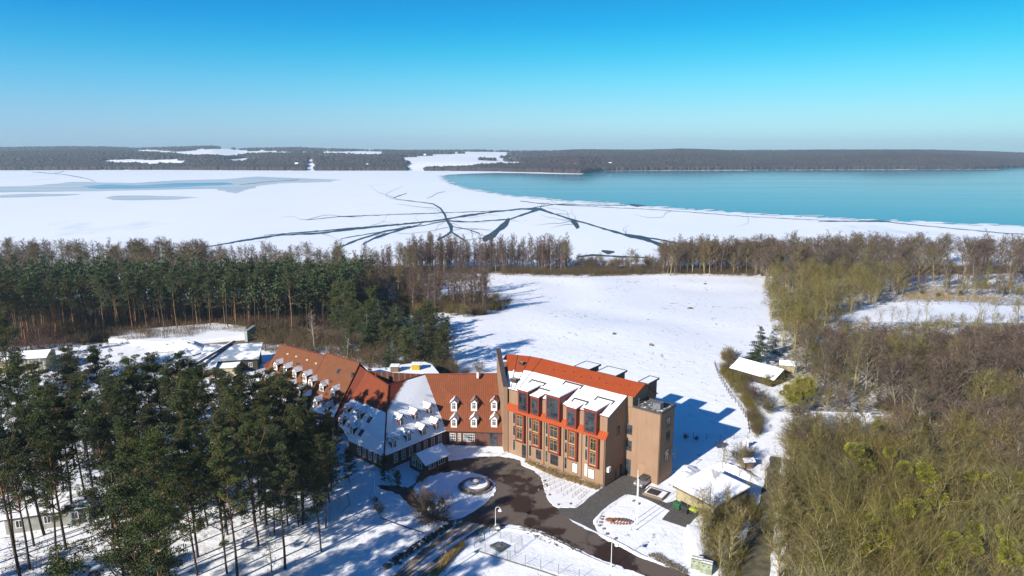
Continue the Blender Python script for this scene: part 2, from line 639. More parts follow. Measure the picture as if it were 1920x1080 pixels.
def sheet(name, pts, z, m, label, cat, step=None, amp=0.0, seed=1, thick=0.0):
    """flat patch with an uneven edge, triangulated"""
    rnd = random.Random(seed)
    if step: pts = jitter_poly(pts, step, amp, rnd)
    bm = bmesh.new()
    vs = [bm.verts.new((p[0], p[1], z)) for p in pts]
    f = bm.faces.new(vs)
    f.normal_update()
    if f.normal.z < 0: f.normal_flip()
    if thick:
        r = bmesh.ops.extrude_face_region(bm, geom=[f])
        up = [g for g in r['geom'] if isinstance(g, bmesh.types.BMVert)]
        for g in up: g.co.z += thick
    bmesh.ops.triangulate(bm, faces=bm.faces[:])
    me = bpy.data.meshes.new(name)
    bm.to_mesh(me); bm.free()
    me.materials.append(m)
    return tag(link_mesh(name, me), label, cat, kind='structure')


def lake_px(pts, z=LAKE_Z): return [at(px_, py_, z)[:2] for px_, py_ in pts]


WATER = [(826, 330), (832, 336), (845, 345), (870, 353), (900, 359), (960, 368.5), (1020, 374), (1060, 377.5), (1130, 382), (1200, 387.5), (1300, 394), (1400, 401.5), (1500, 407), (1600, 412.5), (1700, 417), (1800, 421.5), (1920, 425), (2100, 430), (2500, 438), (2500, 304), (1900, 304), (1500, 311), (1150, 313), (1112, 319), (1100, 324), (1090, 326.8), (1030, 326), (980, 324.6), (930, 324.2), (880, 325.5), (840, 327.5)]
rw = random.Random(4)
wp = lake_px(WATER)
wpj = []
for i, p in enumerate(wp):
    q = wp[(i + 1) % len(wp)]
    L = math.hypot(q[0] - p[0], q[1] - p[1])
    k = max(1, int(L / 22)) if i < 18 else 1
    for j in range(k):
        s_ = j / k
        wpj.append((p[0] + (q[0] - p[0]) * s_ + (rw.uniform(-2, 2) if j else 0), p[1] + (q[1] - p[1]) * s_ + (rw.uniform(-3.5, 3.5) if j else 0)))
sheet('lake_water', wpj, LAKE_Z + .03, M['water'], 'open blue water of the lake beyond the ice', 'lake water')

sheet('grey_ice', lake_px([(-60, 351), (60, 348), (140, 341), (250, 343), (330, 338), (420, 336), (480, 331), (530, 333), (640, 337), (620, 341), (520, 344), (480, 350), (440, 363), (425, 358), (400, 354), (250, 357), (120, 359), (0, 361), (-60, 362)]), LAKE_Z + .03, M['greyice'], 'long patch of bare grey ice near the far shore', 'ice', 18, 6, 2)
sheet('blue_ice', lake_px([(150, 350), (200, 346), (260, 347.5), (330, 343.5), (420, 342), (440, 346), (330, 351), (250, 353), (180, 354)]), LAKE_Z + .06, M['blueice'], 'streak of bare blue ice inside the grey patch', 'ice', 18, 5, 3)
sheet('grey_ice', lake_px([(196, 371), (215, 367), (260, 366.5), (330, 368), (375, 370), (330, 374), (250, 375.5), (210, 375)]), LAKE_Z + .03, M['greyice'], 'small oval patch of grey ice in front of the long one', 'ice', 12, 2, 4)
sheet('grey_ice', lake_px([(-40, 367), (60, 363), (155, 364), (120, 367.5), (40, 370), (-40, 372)]), LAKE_Z + .03, M['greyice'], 'thin patch of grey ice at the left edge of the lake', 'ice', 12, 2, 5)

# cracks: polylines with a half width in pixels at each point
CRACKS = [
    [(495, 441, .6), (600, 433, 1.6), (700, 425, 2.0), (790, 417, 1.8), (838, 411, 2.2), (870, 405, 2.4), (920, 398, 1.6), (975, 392, 1.8), (1012, 392, 3)],
    [(380, 464, 1.0), (450, 452, 2), (520, 441, 2), (600, 437, 2), (690, 427, 1.5), (770, 419, 1)],
    [(575, 412, .5), (640, 406, 1.2), (720, 403, .8), (830, 399, .8), (920, 396, .8), (975, 393, .8), (1040, 383, .8), (1090, 384, .8), (1190, 385.5, .8)],
    [(738, 371, .6), (752, 366, .6), (762, 362, .6), (740, 370, .6), (745, 374, .8), (780, 378, 1), (812, 382, 1.2), (826, 391, 1.6), (834, 402, 2.2), (838, 414, 2.6), (846, 424, 2.8), (846, 435, 2.6), (832, 444, 2.6), (820, 450, 2)],
    [(845, 434, 2.2), (856, 441, 2.5), (870, 450, 2)],
    [(838, 414, 1.5), (880, 416, 1.0), (930, 413, 1.2), (955, 411, 2), (985, 401, 2), (1012, 392, 3)],
    [(955, 409, 2), (948, 420, 4.5), (935, 430, 6.5), (925, 440, 6), (905, 450, 5)],
    [(1012, 392, 3.5), (1040, 401, 1.8), (1070, 411, 2), (1100, 419, 1.6), (1140, 431, 2), (1175, 441, 3.2), (1215, 450, 4.5), (1248, 463, 4), (1262, 466, 2)],
    [(1170, 440, 2.6), (1200, 443, 2), (1240, 450, 1.8), (1290, 460, 2), (1340, 468, 2)],
    [(1072, 414, 3), (1080, 420, 6), (1084, 428, 3)],
    [(770, 424, 1), (720, 434, 1.6), (670, 450, 2), (640, 462, 2)],
    [(790, 420, 1), (740, 434, 2), (700, 447, 2.4), (680, 458, 2)],
    [(640, 447, .8), (700, 437, .9), (770, 427, .8), (838, 414, .8)],
    [(850, 425, 1), (880, 431, 1), (900, 438, 1.2)],
    [(975, 377, .5), (1010, 381, .7), (1045, 384, .7), (1130, 388, .5), (1260, 395, .5), (1400, 406, .5), (1560, 414, .6), (1660, 416, .7), (1750, 425, .7), (1870, 436, .8), (1930, 440, .8)],
    [(800, 372, .4), (810, 368, .5), (820, 362, .5), (835, 359, .4)],
    [(60, 322.5, .4), (120, 327, .5), (160, 334, .6), (178, 340, .5)],
    [(100, 326, .3), (120, 321, .5)],
    [(1128, 470, 1.5), (1140, 473, 4), (1152, 472, 1.5)],
    [(1080, 482, 1), (1110, 478, 2), (1160, 481, 2), (1215, 483, 2)],
    [(1535, 371.0 + 44, .8), (1650, 414.5, 1.6), (1670, 415, .8)],
    [(1180, 384, 1.5), (1195, 385.5, 2.2), (1210, 385, .8)],
    [(450, 346, .4), (500, 341, .5), (560, 337, .5)],
]


def crack(pl, i):
    rnd = random.Random(50 + i)
    fine = []
    for a, b in zip(pl[:-1], pl[1:]):
        L = math.hypot(b[0] - a[0], b[1] - a[1])
        k = max(1, int(L / 7))
        for j in range(k):
            t = j / k
            fine.append((a[0] + (b[0] - a[0]) * t, a[1] + (b[1] - a[1]) * t + rnd.uniform(-.35, .35), (a[2] + (b[2] - a[2]) * t) * rnd.uniform(.65, 1.35)))
    fine.append(pl[-1])
    mb = MB()
    Lp, Rp = [], []
    for k, p in enumerate(fine):
        a = fine[max(0, k - 1)]; b = fine[min(len(fine) - 1, k + 1)]
        dx, dy = b[0] - a[0], b[1] - a[1]
        L = math.hypot(dx, dy) or 1
        nx, ny = -dy / L, dx / L
        h = p[2] * (0.75 if abs(nx) < .7 else 1.1)
        zz = LAKE_Z + 0.05 + 0.006 * i
        Lp.append(at(p[0] + nx * h, p[1] + ny * h, zz)); Rp.append(at(p[0] - nx * h, p[1] - ny * h, zz))
    for k in range(len(fine) - 1):
        mb.face([Lp[k], Rp[k], Rp[k + 1], Lp[k + 1]])
    tag(mb.build('ice_crack', M['crack']), 'dark refrozen crack running across the snowy lake ice', 'ice crack', kind='structure')


for i, pl in enumerate(CRACKS): crack(pl, i)


def hairlines():
    rnd = random.Random(33)
    mb = MB()
    for k in range(60):
        pl = rnd.choice(CRACKS[:15])
        a = rnd.choice(pl)
        x_, y_ = a[0], a[1]
        if y_ > 452: continue
        ang = rnd.uniform(0, 6.28); prev = None
        w0 = rnd.uniform(.12, .32)
        n = rnd.randint(8, 26)
        for j in range(n):
            hw = w0 * (1 - j / n) + .05
            z_ = LAKE_Z + .2 + k * .002
            nx, ny = -math.sin(ang), math.cos(ang)
            p, q = at(x_ + nx * hw, y_ + ny * hw, z_), at(x_ - nx * hw, y_ - ny * hw, z_)
            if prev: mb.face([prev[0], prev[1], q, p])
            prev = (p, q)
            ang += rnd.gauss(0, .22)
            x_ += math.cos(ang) * 4.5; y_ += math.sin(ang) * 1.5
            if y_ < 340 or y_ > 460: break
    tag(mb.build('hairline_cracks', M['crack']), 'fine hairline cracks branching off through the snowy ice', 'ice crack', kind='structure')


hairlines()


def broken_ice():
    """slush plates drifting along the rim of the ice sheet"""
    rnd = random.Random(12)
    mb = MB()
    for k in range(420):
        t = rnd.random() ** 1.2 * 17
        i = int(t); f = t - i
        a, b = WATER[i], WATER[i + 1]
        off = abs(rnd.gauss(0, 1.3)) + .15
        px_ = a[0] + (b[0] - a[0]) * f + rnd.uniform(-3, 3); py_ = a[1] + (b[1] - a[1]) * f - off
        if py_ < 328: continue
        c = at(px_, py_, LAKE_Z + .09 + k * .0002)
        r = rnd.uniform(1.0, 5.5); n = rnd.randint(5, 8); sx = rnd.uniform(1, 3.0)
        mb.face([(c[0] + r * sx * math.cos(6.283 * j / n) * rnd.uniform(.7, 1.2), c[1] + r * math.sin(6.283 * j / n) * rnd.uniform(.7, 1.2), c[2]) for j in range(n)], 0 if rnd.random() < .6 else 1)
    tag(mb.build('ice_floes', [M['ice'], M['greyice']]), 'loose plates of broken ice along the rim of the ice sheet', 'drift ice', kind='stuff')


broken_ice()


def shore_line():
    rnd = random.Random(2)
    mb = MB(); prev = None
    for k in range(120):
        px_ = 1112 + k * 6.4
        y_ = 320.0 - (px_ - 1112) * .0035 + rnd.uniform(-.12, .12)
        h = rnd.choice((0.12, .35, .5, .3, .6)) if px_ < 1720 else rnd.choice((.1, .2, .4))
        a, b = at(px_, y_ - h, LAKE_Z + .12), at(px_, y_ + h, LAKE_Z + .12)
        if prev: mb.face([prev[0], prev[1], b, a])
        prev = (a, b)
    tag(mb.build('shore_ice', mat('pale_reed_and_ice', (0.75, 0.68, 0.58), (0.5, 0.42, 0.33), .02, .8, co='pos')), 'pale strip of ice and reeds along the far wooded shore', 'shore', kind='structure')


shore_line()

# ------------------------------------------------------------------ paving
def P2(f, pts): return [at(*f(*p))[:2] for p in pts]


def idn(a, b): return (a, b)


ASPH = [(790, 883), (815, 870), (850, 863), (900, 856), (938, 856), (965, 860), (985, 868), (1000, 876), (1014, 888), (1018, 904), (1022, 922), (1034, 942), (1050, 954), (1066, 972), (1092, 988), (1118, 1000), (1135, 1012), (1165, 1026), (1200, 1044), (1240, 1060), (1280, 1072), (1330, 1095), (1240, 1100), (1200, 1076), (1150, 1058), (1100, 1038), (1050, 1012), (1010, 994), (960, 984), (920, 990), (905, 1000), (870, 985), (862, 978), (835, 978), (805, 972), (770, 950), (752, 930), (735, 921), (705, 914), (702, 909), (735, 910), (765, 915), (780, 905)]
sheet('asphalt_drive', P2(idn, ASPH), 0.008, M['asphalt'], 'dark partly wet asphalt drive curving round the fountain', 'drive', .55, 0.2, 7)
ISLE = [(822, 890), (850, 884), (880, 886), (905, 892), (925, 903), (930, 915), (926, 930), (905, 945), (885, 958), (866, 968), (840, 972), (812, 966), (790, 950), (778, 932), (776, 912), (795, 898)]
sheet('snow_island', P2(idn, ISLE), 0.012, M['snow'], 'snowy oval island between the drive lanes', 'lawn', .45, 0.26, 8, 0.12)
COB = [(175, 550), (240, 545), (330, 550), (390, 510), (540, 385), (600, 340), (730, 262), (770, 270), (920, 320), (880, 385), (860, 440), (1040, 512), (1105, 490), (1290, 600), (1195, 705), (1000, 640), (1062, 572), (900, 490), (800, 455), (735, 445), (650, 500), (540, 580), (490, 640), (478, 690), (500, 740), (400, 690), (250, 620)]
sheet('paved_forecourt', P2(z4, COB), 0.014, M['cobble'], 'grey block paving between the modern wing and the garage', 'paving', 1.0, 0.06, 9)
GRV = [(862, 976), (905, 984), (918, 990), (905, 1004), (872, 1020), (840, 1046), (806, 1085), (780, 1110), (700, 1110), (732, 1080), (800, 1025), (840, 990)]
sheet('gravel_lane', P2(idn, GRV), 0.020, M['gravel'], 'rutted gravel lane with strips of snow', 'lane', .5, 0.2, 10)
BED = [(0, 195), (30, 200), (130, 240), (540, 388), (500, 425), (400, 492), (320, 548), (200, 552), (150, 530), (105, 470), (85, 400), (60, 310), (10, 262), (-95, 215), (-100, 190)]
sheet('snow_bed', P2(z4, BED), 0.016, M['bed'], 'snowy planting bed along the beige facade', 'flower bed', 0.5, 0.12, 11, 0.10)
PTH = [(1445, 855), (1465, 858), (1462, 930), (1452, 1000), (1440, 1100), (1375, 1100), (1395, 1020), (1425, 940)]
sheet('forest_path', P2(idn, PTH), 0.010, M['path'], 'dark mossy lane between the trees on the right', 'lane', 1.5, 0.3, 12)

# ------------------------------------------------------------------ vegetation meshes
def segs_mesh(name, segs, sides, m, extra=None):
    """tapered prisms for every (p0, p1, r0, r1)"""
    A = np.array([s[0] for s in segs]); B = np.array([s[1] for s in segs])
    r0 = np.array([s[2] for s in segs]); r1 = np.array([s[3] for s in segs])
    d = B - A
    d /= np.maximum(np.linalg.norm(d, axis=1, keepdims=True), 1e-6)
    ref = np.where(np.abs(d[:, 2:3]) > .9, np.array([[1., 0, 0]]), np.array([[0, 0, 1.]]))
    u = np.cross(d, ref); u /= np.linalg.norm(u, axis=1, keepdims=True)
    v = np.cross(d, u)
    th = np.arange(sides) * 2 * math.pi / sides
    ring = u[:, None, :] * np.cos(th)[None, :, None] + v[:, None, :] * np.sin(th)[None, :, None]
    P0 = A[:, None, :] + ring * r0[:, None, None]
    P1 = B[:, None, :] + ring * r1[:, None, None]
    V = np.concatenate([P0, P1], 1).reshape(-1, 3)
    n = len(segs)
    base = (np.arange(n) * 2 * sides)[:, None]
    i = np.arange(sides)[None, :]
    j = (i + 1) % sides
    F = np.stack([base + i, base + j, base + sides + j, base + sides + i], -1).reshape(-1, 4)
    me = bpy.data.meshes.new(name)
    me.vertices.add(len(V)); me.vertices.foreach_set('co', V.ravel())
    me.loops.add(F.size); me.loops.foreach_set('vertex_index', F.ravel())
    me.polygons.add(len(F)); me.polygons.foreach_set('loop_start', np.arange(len(F)) * 4)
    me.update(calc_edges=True)
    if sides > 3: me.polygons.foreach_set('use_smooth', [True] * len(F))
    me.materials.append(m)
    return me


def leaves_mesh(name, C, S, m, up=0.3, seed=0, aspect=0.45, D=None):
    """one small diamond per centre, facing every way"""
    rs = np.random.RandomState(seed)
    C = np.asarray(C); n = len(C)
    d = rs.normal(size=(n, 3)) if D is None else D + rs.normal(size=(n, 3)) * .45
    d[:, 2] += up
    d /= np.linalg.norm(d, axis=1, keepdims=True)
    r = rs.normal(size=(n, 3))
    s = np.cross(d, r); s /= np.linalg.norm(s, axis=1, keepdims=True)
    S = np.asarray(S)[:, None]
    V = np.stack([C - d * S * .5, C + s * S * aspect * .5, C + d * S * .5, C - s * S * aspect * .5], 1).reshape(-1, 3)
    F = np.arange(n * 4).reshape(-1, 4)
    me = bpy.data.meshes.new(name)
    me.vertices.add(len(V)); me.vertices.foreach_set('co', V.ravel())
    me.loops.add(F.size); me.loops.foreach_set('vertex_index', F.ravel())
    me.polygons.add(n); me.polygons.foreach_set('loop_start', np.arange(n) * 4)
    me.update(calc_edges=True)
    me.materials.append(m)
    return me


def unit(v):
    L = math.sqrt(v[0] ** 2 + v[1] ** 2 + v[2] ** 2) or 1
    return (v[0] / L, v[1] / L, v[2] / L)


def grow(rnd, out, p, d, L, r0, r1, n, level, wob=0.12, lift=0.05):
    """a wandering limb; returns its nodes"""
    nodes = [(p, d, r0)]
    for i in range(n):
        d = unit((d[0] + rnd.gauss(0, wob), d[1] + rnd.gauss(0, wob), d[2] + rnd.gauss(0, wob) + lift))
        q = (p[0] + d[0] * L / n, p[1] + d[1] * L / n, p[2] + d[2] * L / n)
        ra = r0 + (r1 - r0) * i / n
        rb = r0 + (r1 - r0) * (i + 1) / n
        out[level].append((p, q, ra, rb))
        p = q
        nodes.append((p, d, rb))
    return nodes


def side_dir(rnd, d, ang, az=None):
    dv = Vector(d)
    o = dv.orthogonal().normalized()
    o.rotate(Matrix.Rotation(rnd.uniform(0, 2 * math.pi) if az is None else az, 3, dv))
    return tuple((dv * math.cos(ang) + o * math.sin(ang)).normalized())


def bare_tree(seed, h=18, kind='broad', tw=0.022, dens=1.0):
    rnd = random.Random(seed)
    out = {0: [], 1: [], 2: [], 3: []}
    K = dict(broad=dict(t=.45, limbs=13, l=.55, a=(.45, .95), lift=.10, sub=7, tws=7),
             upright=dict(t=.97, limbs=26, l=.20, a=(.5, .95), lift=.10, sub=5, tws=5),
             ash=dict(t=.80, limbs=17, l=.38, a=(.4, .8), lift=.10, sub=6, tws=6),
             birch=dict(t=.95, limbs=24, l=.22, a=(.5, .9), lift=.02, sub=5, tws=7),
             bush=dict(t=.12, limbs=16, l=.9, a=(.2, 1.0), lift=.06, sub=7, tws=6),
             spread=dict(t=.22, limbs=15, l=.85, a=(.55, 1.25), lift=.10, sub=8, tws=9))[kind]
    R0 = h * (.016 if kind != 'spread' else .035)
    if kind == 'bush': R0 = .06
    T = grow(rnd, out, (0, 0, -.3), (rnd.gauss(0, .03), rnd.gauss(0, .03), 1), h * K['t'] + .3, R0, R0 * (.55 if K['t'] < .6 else .12), 9, 0, .035 if K['t'] > .6 else .06, .1)
    k0 = {'broad': .45, 'upright': .13, 'ash': .30, 'birch': .28, 'bush': .0, 'spread': .45}[kind]
    nl = int(K['limbs'] * dens)
    for i in range(nl):
        f = k0 + (1 - k0) * (i + rnd.random() * .8) / nl
        idx = min(9, max(0, int(f * 9 + .5)))
        p, d, r = T[idx]
        fr = (f - k0) / (1 - k0)
        ang = rnd.uniform(*K['a']) * (1.15 - .45 * fr)
        LL = h * K['l'] * rnd.uniform(.75, 1.15)
        if kind in ('upright', 'birch', 'ash'): LL *= (1.05 - .6 * fr) if fr > .25 else .75 + fr
        dd = side_dir(rnd, d, ang, i * 2.4 + rnd.random())
        r = max(.02, min(r * .6, .012 * LL + .02)) * (1.35 if kind == 'broad' else 1)
        A = grow(rnd, out, p, dd, LL, r, .018, 6, 1, .13, K['lift'])
        for j in range(K['sub']):
            q = A[min(6, 2 + int(j * 4.9 / K['sub'] + rnd.random() * .5))]
            s = LL * rnd.uniform(.28, .5)
            B = grow(rnd, out, q[0], side_dir(rnd, q[1], rnd.uniform(.4, .9)), s, max(.02, q[2] * .55), tw * .8, 3, 2, .16, K['lift'] * .8)
            for k in range(int(K['tws'] * dens)):
                q2 = B[rnd.choice((1, 2, 2, 3, 3))]
                s2 = s * rnd.uniform(.3, .6)
                C = grow(rnd, out, q2[0], side_dir(rnd, q2[1], rnd.uniform(.3, .95)), s2, tw * .7, tw * .4, 2, 3, .2, .05)
                for z in range(2):
                    q3 = C[rnd.choice((1, 2))]
                    grow(rnd, out, q3[0], side_dir(rnd, q3[1], rnd.uniform(.3, .9)), s2 * .6, tw * .5, tw * .3, 1, 3, .2, .05)
    # rescale to the wanted height
    zt = max(s[1][2] for s in out[3])
    k = h / zt
    def sc(L): return [(tuple(c * k for c in a), tuple(c * k for c in b), r * min(k, 1.1), q * min(k, 1.1)) for a, b, r, q in L]
    return sc(out[0] + out[1] + (out[2] if kind in ('broad', 'birch', 'spread', 'ash') else [])), ([] if kind in ('broad', 'birch', 'spread', 'ash') else sc(out[2])) + sc(out[3]), sc(out[1])


def clump_pts(rnd, centres, n_each, flat=.55):
    C = []; D = []; S = []
    for (x, y, z, r) in centres:
        n = int(n_each * r * r)
        v = rnd.normal(size=(n, 3))
        v /= np.linalg.norm(v, axis=1, keepdims=True)
        rad = r * rnd.uniform(.45, 1.0, (n, 1)) ** .6
        P = v * rad * np.array([1, 1, flat]) + np.array([x, y, z])
        C.append(P); D.append(v)
    return np.concatenate(C), np.concatenate(D)


def pine(seed, h=21, crown=.45, wide=3.4, leaf=.34, dens=34, bend=.02):
    rnd = random.Random(seed); rs = np.random.RandomState(seed)
    out = {0: [], 1: [], 2: [], 3: []}
    T = grow(rnd, out, (0, 0, -.3), (rnd.gauss(0, bend), rnd.gauss(0, bend), 1), h * .97 + .3, h * .0105, .05, 10, 0, .022, .05)
    cl = []
    nl = 46
    bias = rnd.uniform(0, 6.28)
    for i in range(nl):
        f = 1 - crown + crown * (i + rnd.random()) / nl
        idx = min(10, int(f * 10 + .5))
        p, d, r = T[idx]
        fr = (f - (1 - crown)) / crown
        if fr < .3 and rnd.random() < .45: continue
        az = i * 2.4 + rnd.uniform(-.5, .5)
        LL = wide * (.42 + .95 * math.sin(math.pi * min(1, (fr * .80 + .2)))) * rnd.uniform(.35, 1.05) * .72 * (1 + .22 * math.cos(az - bias))
        if rnd.random() < .14: LL *= 1.35
        A = grow(rnd, out, p, side_dir(rnd, (0, 0, 1), rnd.uniform(1.05, 1.55) - .75 * fr, az), LL, max(.035, min(.10, r * .6)), .02, 4, 1, .12, .09)
        for q in A[2:]:
            cl.append((q[0][0] + rnd.gauss(0, .3), q[0][1] + rnd.gauss(0, .3), q[0][2] + .15, rnd.uniform(.32, .72) * wide / 4))
            for _ in range(2):
                if rnd.random() < .62:
                    B = grow(rnd, out, q[0], side_dir(rnd, q[1], rnd.uniform(.6, 1.2)), LL * rnd.uniform(.2, .4), .025, .015, 2, 2, .15, .10)
                    cl.append((*B[-1][0], rnd.uniform(.26, .54) * wide / 4))
    top = T[-1][0]
    cl.append((top[0], top[1], top[2], .5)); cl.append((top[0] + .3, top[1], top[2] - .7, .7))
    for k in range(rnd.randint(4, 9)):      # dead snags below the crown
        p, d, r = T[rnd.randint(3, 6)]
        grow(rnd, out, p, side_dir(rnd, (0, 0, 1), 1.4), rnd.uniform(.6, 2.4), .035, .01, 2, 2, .2, 0)
    C, D = clump_pts(rs, cl, dens, .42)
    return out[0] + out[1] + out[2], C, D, leaf * rs.uniform(.6, 1.25, len(C))


def spruce(seed, h=12, wide=2.6, leaf=.34, dens=30, rag=.25, base=.05):
    rnd = random.Random(seed); rs = np.random.RandomState(seed)
    out = {0: [(((0, 0, -.3)), (0, 0, h * .5), h * .014, h * .008), ((0, 0, h * .5), (0, 0, h * .96), h * .008, .03)], 1: []}
    cl = []
    n = int(h * 7)
    for i in range(n):
        f = base + (1 - base) * (i + rnd.random()) / n
        L = wide * (1 - f) ** .8 * (1 + rnd.gauss(0, rag)) + .15
        az = rnd.uniform(0, 6.283)
        z = f * h
        tip = (math.cos(az) * L, math.sin(az) * L, z - L * .18)
        out[1].append(((0, 0, z), tip, .035, .012))
        k = max(1, int(L / .6))
        for j in range(k):
            t = (j + 1) / k
            cl.append((tip[0] * t, tip[1] * t, z + (tip[2] - z) * t, .42 + .25 * (1 - f) + .12 * rnd.random()))
    cl.append((0, 0, h * .98, .25))
    C, D = clump_pts(rs, cl, dens * 2.2, .5)
    return out[0] + out[1], C, D, leaf * rs.uniform(.6, 1.2, len(C))


# ------------------------------------------------------------------ vegetation materials
def bark(name, a, b, rnd=.12): return mat(name, a, b, 1.5, .9, .4, 6, 'obj', rnd=rnd)


M['pinebark'] = None
g = N('shade_toned_pine_bark')  # bark tones darkened to stand in for shade on the near trunks
p_ = g.co('obj')
sp = g.n('ShaderNodeSeparateXYZ'); g.l(p_, sp.inputs[0])
nn = g.noise(p_, 1.4, 5, .6)
c_ = g.mix(g.rng(g.math('ADD', sp.outputs[2], g.math('MULTIPLY', nn, 5)), 8, 16), (0.055, 0.040, 0.032), (0.22, 0.115, 0.055))
c_ = g.mix(g.rng(nn, .45, .65, 0, .5), c_, (0.07, 0.05, 0.04))
g.bump(g.noise(p_, 7, 4), .5, .05)
M['pinebark'] = g.out(c_, .9, .15)
M['orangebark'] = mat('orange_pine_bark', (0.32, 0.165, 0.075), (0.17, 0.10, 0.06), 1.2, .9, .3, 6, 'obj', rnd=.3, spec=.15)
M['needle'] = mat('pine_needles', (0.028, 0.050, 0.014), (0.105, 0.118, 0.028), .55, .65, 0, None, 'obj', rnd=.22, spec=.25)
M['needle_far'] = mat('pine_needles_bluish', (0.030, 0.055, 0.020), (0.080, 0.098, 0.032), .5, .65, 0, None, 'obj', rnd=.2, spec=.25)
M['spruce'] = mat('spruce_needles', (0.030, 0.055, 0.020), (0.070, 0.100, 0.035), .9, .65, 0, None, 'obj', rnd=.25, spec=.25)
M['bluespruce'] = mat('blue_spruce_needles', (0.06, 0.095, 0.08), (0.13, 0.17, 0.15), .9, .6, 0, None, 'obj', rnd=.1)
M['alder'] = bark('alder_twigs', (0.115, 0.070, 0.052), (0.165, 0.10, 0.072))
M['alderbark'] = bark('alder_bark', (0.19, 0.145, 0.11), (0.30, 0.24, 0.18))
M['olive'] = bark('lichen_twigs', (0.135, 0.110, 0.030), (0.23, 0.185, 0.050), .30)
M['olivebark'] = bark('lichen_bark', (0.22, 0.18, 0.075), (0.42, 0.34, 0.15))
M['brown'] = bark('brown_twigs', (0.105, 0.072, 0.040), (0.17, 0.120, 0.066), .28)
M['greybark'] = bark('grey_bark', (0.20, 0.165, 0.12), (0.32, 0.27, 0.20))
M['palebark'] = bark('birch_bark', (0.55, 0.50, 0.42), (0.35, 0.30, 0.24))
M['birchtwig'] = bark('birch_twigs', (0.22, 0.13, 0.09), (0.30, 0.19, 0.13))
M['willow'] = bark('willow_twigs', (0.34, 0.29, 0.05), (0.46, 0.38, 0.09), .1)
M['mist'] = mat('mistletoe_leaves', (0.13, 0.145, 0.014), (0.25, 0.24, 0.024), 1.2, .6, 0, None, 'obj', rnd=.1)
M['mistdark'] = mat('mistletoe_leaves_far', (0.05, 0.055, 0.02), (0.09, 0.09, 0.03), 1.2, .7, 0, None, 'obj')
M['reed'] = mat('dry_grass', (0.36, 0.24, 0.09), (0.50, 0.36, 0.16), 3, .8, 0, None, 'obj')


def tree_of(kind, seed, h, tw, dens, mt, mc):
    a, b, limbs = bare_tree(seed, h, kind, tw, dens)
    return (segs_mesh('trunk', a, 5, mt), segs_mesh('crown', b, 3, mc), limbs)


PROTO = {
    'alder': [tree_of('upright', 100 + i, 19, .044, 1.3, M['alderbark'], M['alder']) for i in range(4)],
    'greyash': [tree_of('ash', 120 + i, 18, .038, 1.2, M['olivebark'], M['brown']) for i in range(3)],
    'olive': [tree_of('ash', 140 + i, 17, .026, 1.3, M['olivebark'], M['olive']) for i in range(4)],
    'broad': [tree_of('broad', 160 + i, 18, .023, 1.3, M['olivebark'], M['olive']) for i in range(3)],
    'brown': [tree_of('ash', 180 + i, 15, .028, 1.3, M['greybark'], M['brown']) for i in range(3)],
    'red': [tree_of('ash', 190 + i, 15, .030, 1.35, M['greybark'], M['alder']) for i in range(2)],
    'birch': [tree_of('birch', 200 + i, 14, .018, 1.0, M['palebark'], M['birchtwig']) for i in range(2)],
    'bush': [tree_of('bush', 220 + i, 4, .024, 1.3, M['greybark'], M['brown']) for i in range(3)],
    'olivebush': [tree_of('bush', 230 + i, 4.5, .026, 1.4, M['olivebark'], M['olive']) for i in range(2)],
    'thin': [tree_of('ash', 270 + i, 9, .016, .55, M['olivebark'], M['brown']) for i in range(2)],
    'spread': [tree_of('spread', 241, 7.5, .040, 1.6, M['greybark'], M['brown'])],
    'willow': [tree_of('bush', 250, 9, .03, 1.3, M['olivebark'], M['willow'])],
    'sapling': [tree_of('upright', 260, 6, .02, .5, M['greybark'], M['brown'])],
}


def conifer_proto(fn, m_tr, m_lf, seed, **k):
    s, C, D, S = fn(seed, **k)
    return (segs_mesh('trunk', s, 6, m_tr), leaves_mesh('crown', C, S, m_lf, .25, seed, .55, D), None)


PROTO['pine'] = [conifer_proto(pine, M['pinebark'], M['needle'], 300 + i, h=21, crown=c, wide=w_, dens=300, leaf=.18) for i, (c, w_) in enumerate([(.55, 4.6), (.64, 5.2), (.48, 4.2), (.72, 4.8), (.60, 5.4), (.52, 4.0), (.68, 4.4)])]
PROTO['pinefar'] = [conifer_proto(pine, M['orangebark'], M['needle_far'], 320 + i, h=24, crown=c, wide=w_, dens=48, leaf=.38) for i, (c, w_) in enumerate([(.42, 4.8), (.50, 5.2), (.36, 4.5), (.58, 5.0), (.46, 4.2)])]
PROTO['spruce'] = [conifer_proto(spruce, M['greybark'], M['spruce'], 340 + i, h=12, wide=w_, dens=80, leaf=.24) for i, w_ in enumerate([3.0, 3.9, 3.3])]
PROTO['bluespruce'] = [conifer_proto(spruce, M['greybark'], M['bluespruce'], 350, h=9, wide=2.6)]
PROTO['shade'] = [conifer_proto(pine, M['pinebark'], M['needle'], 360 + i, h=14, crown=.88, wide=5.6, dens=120, leaf=.24) for i in range(2)]


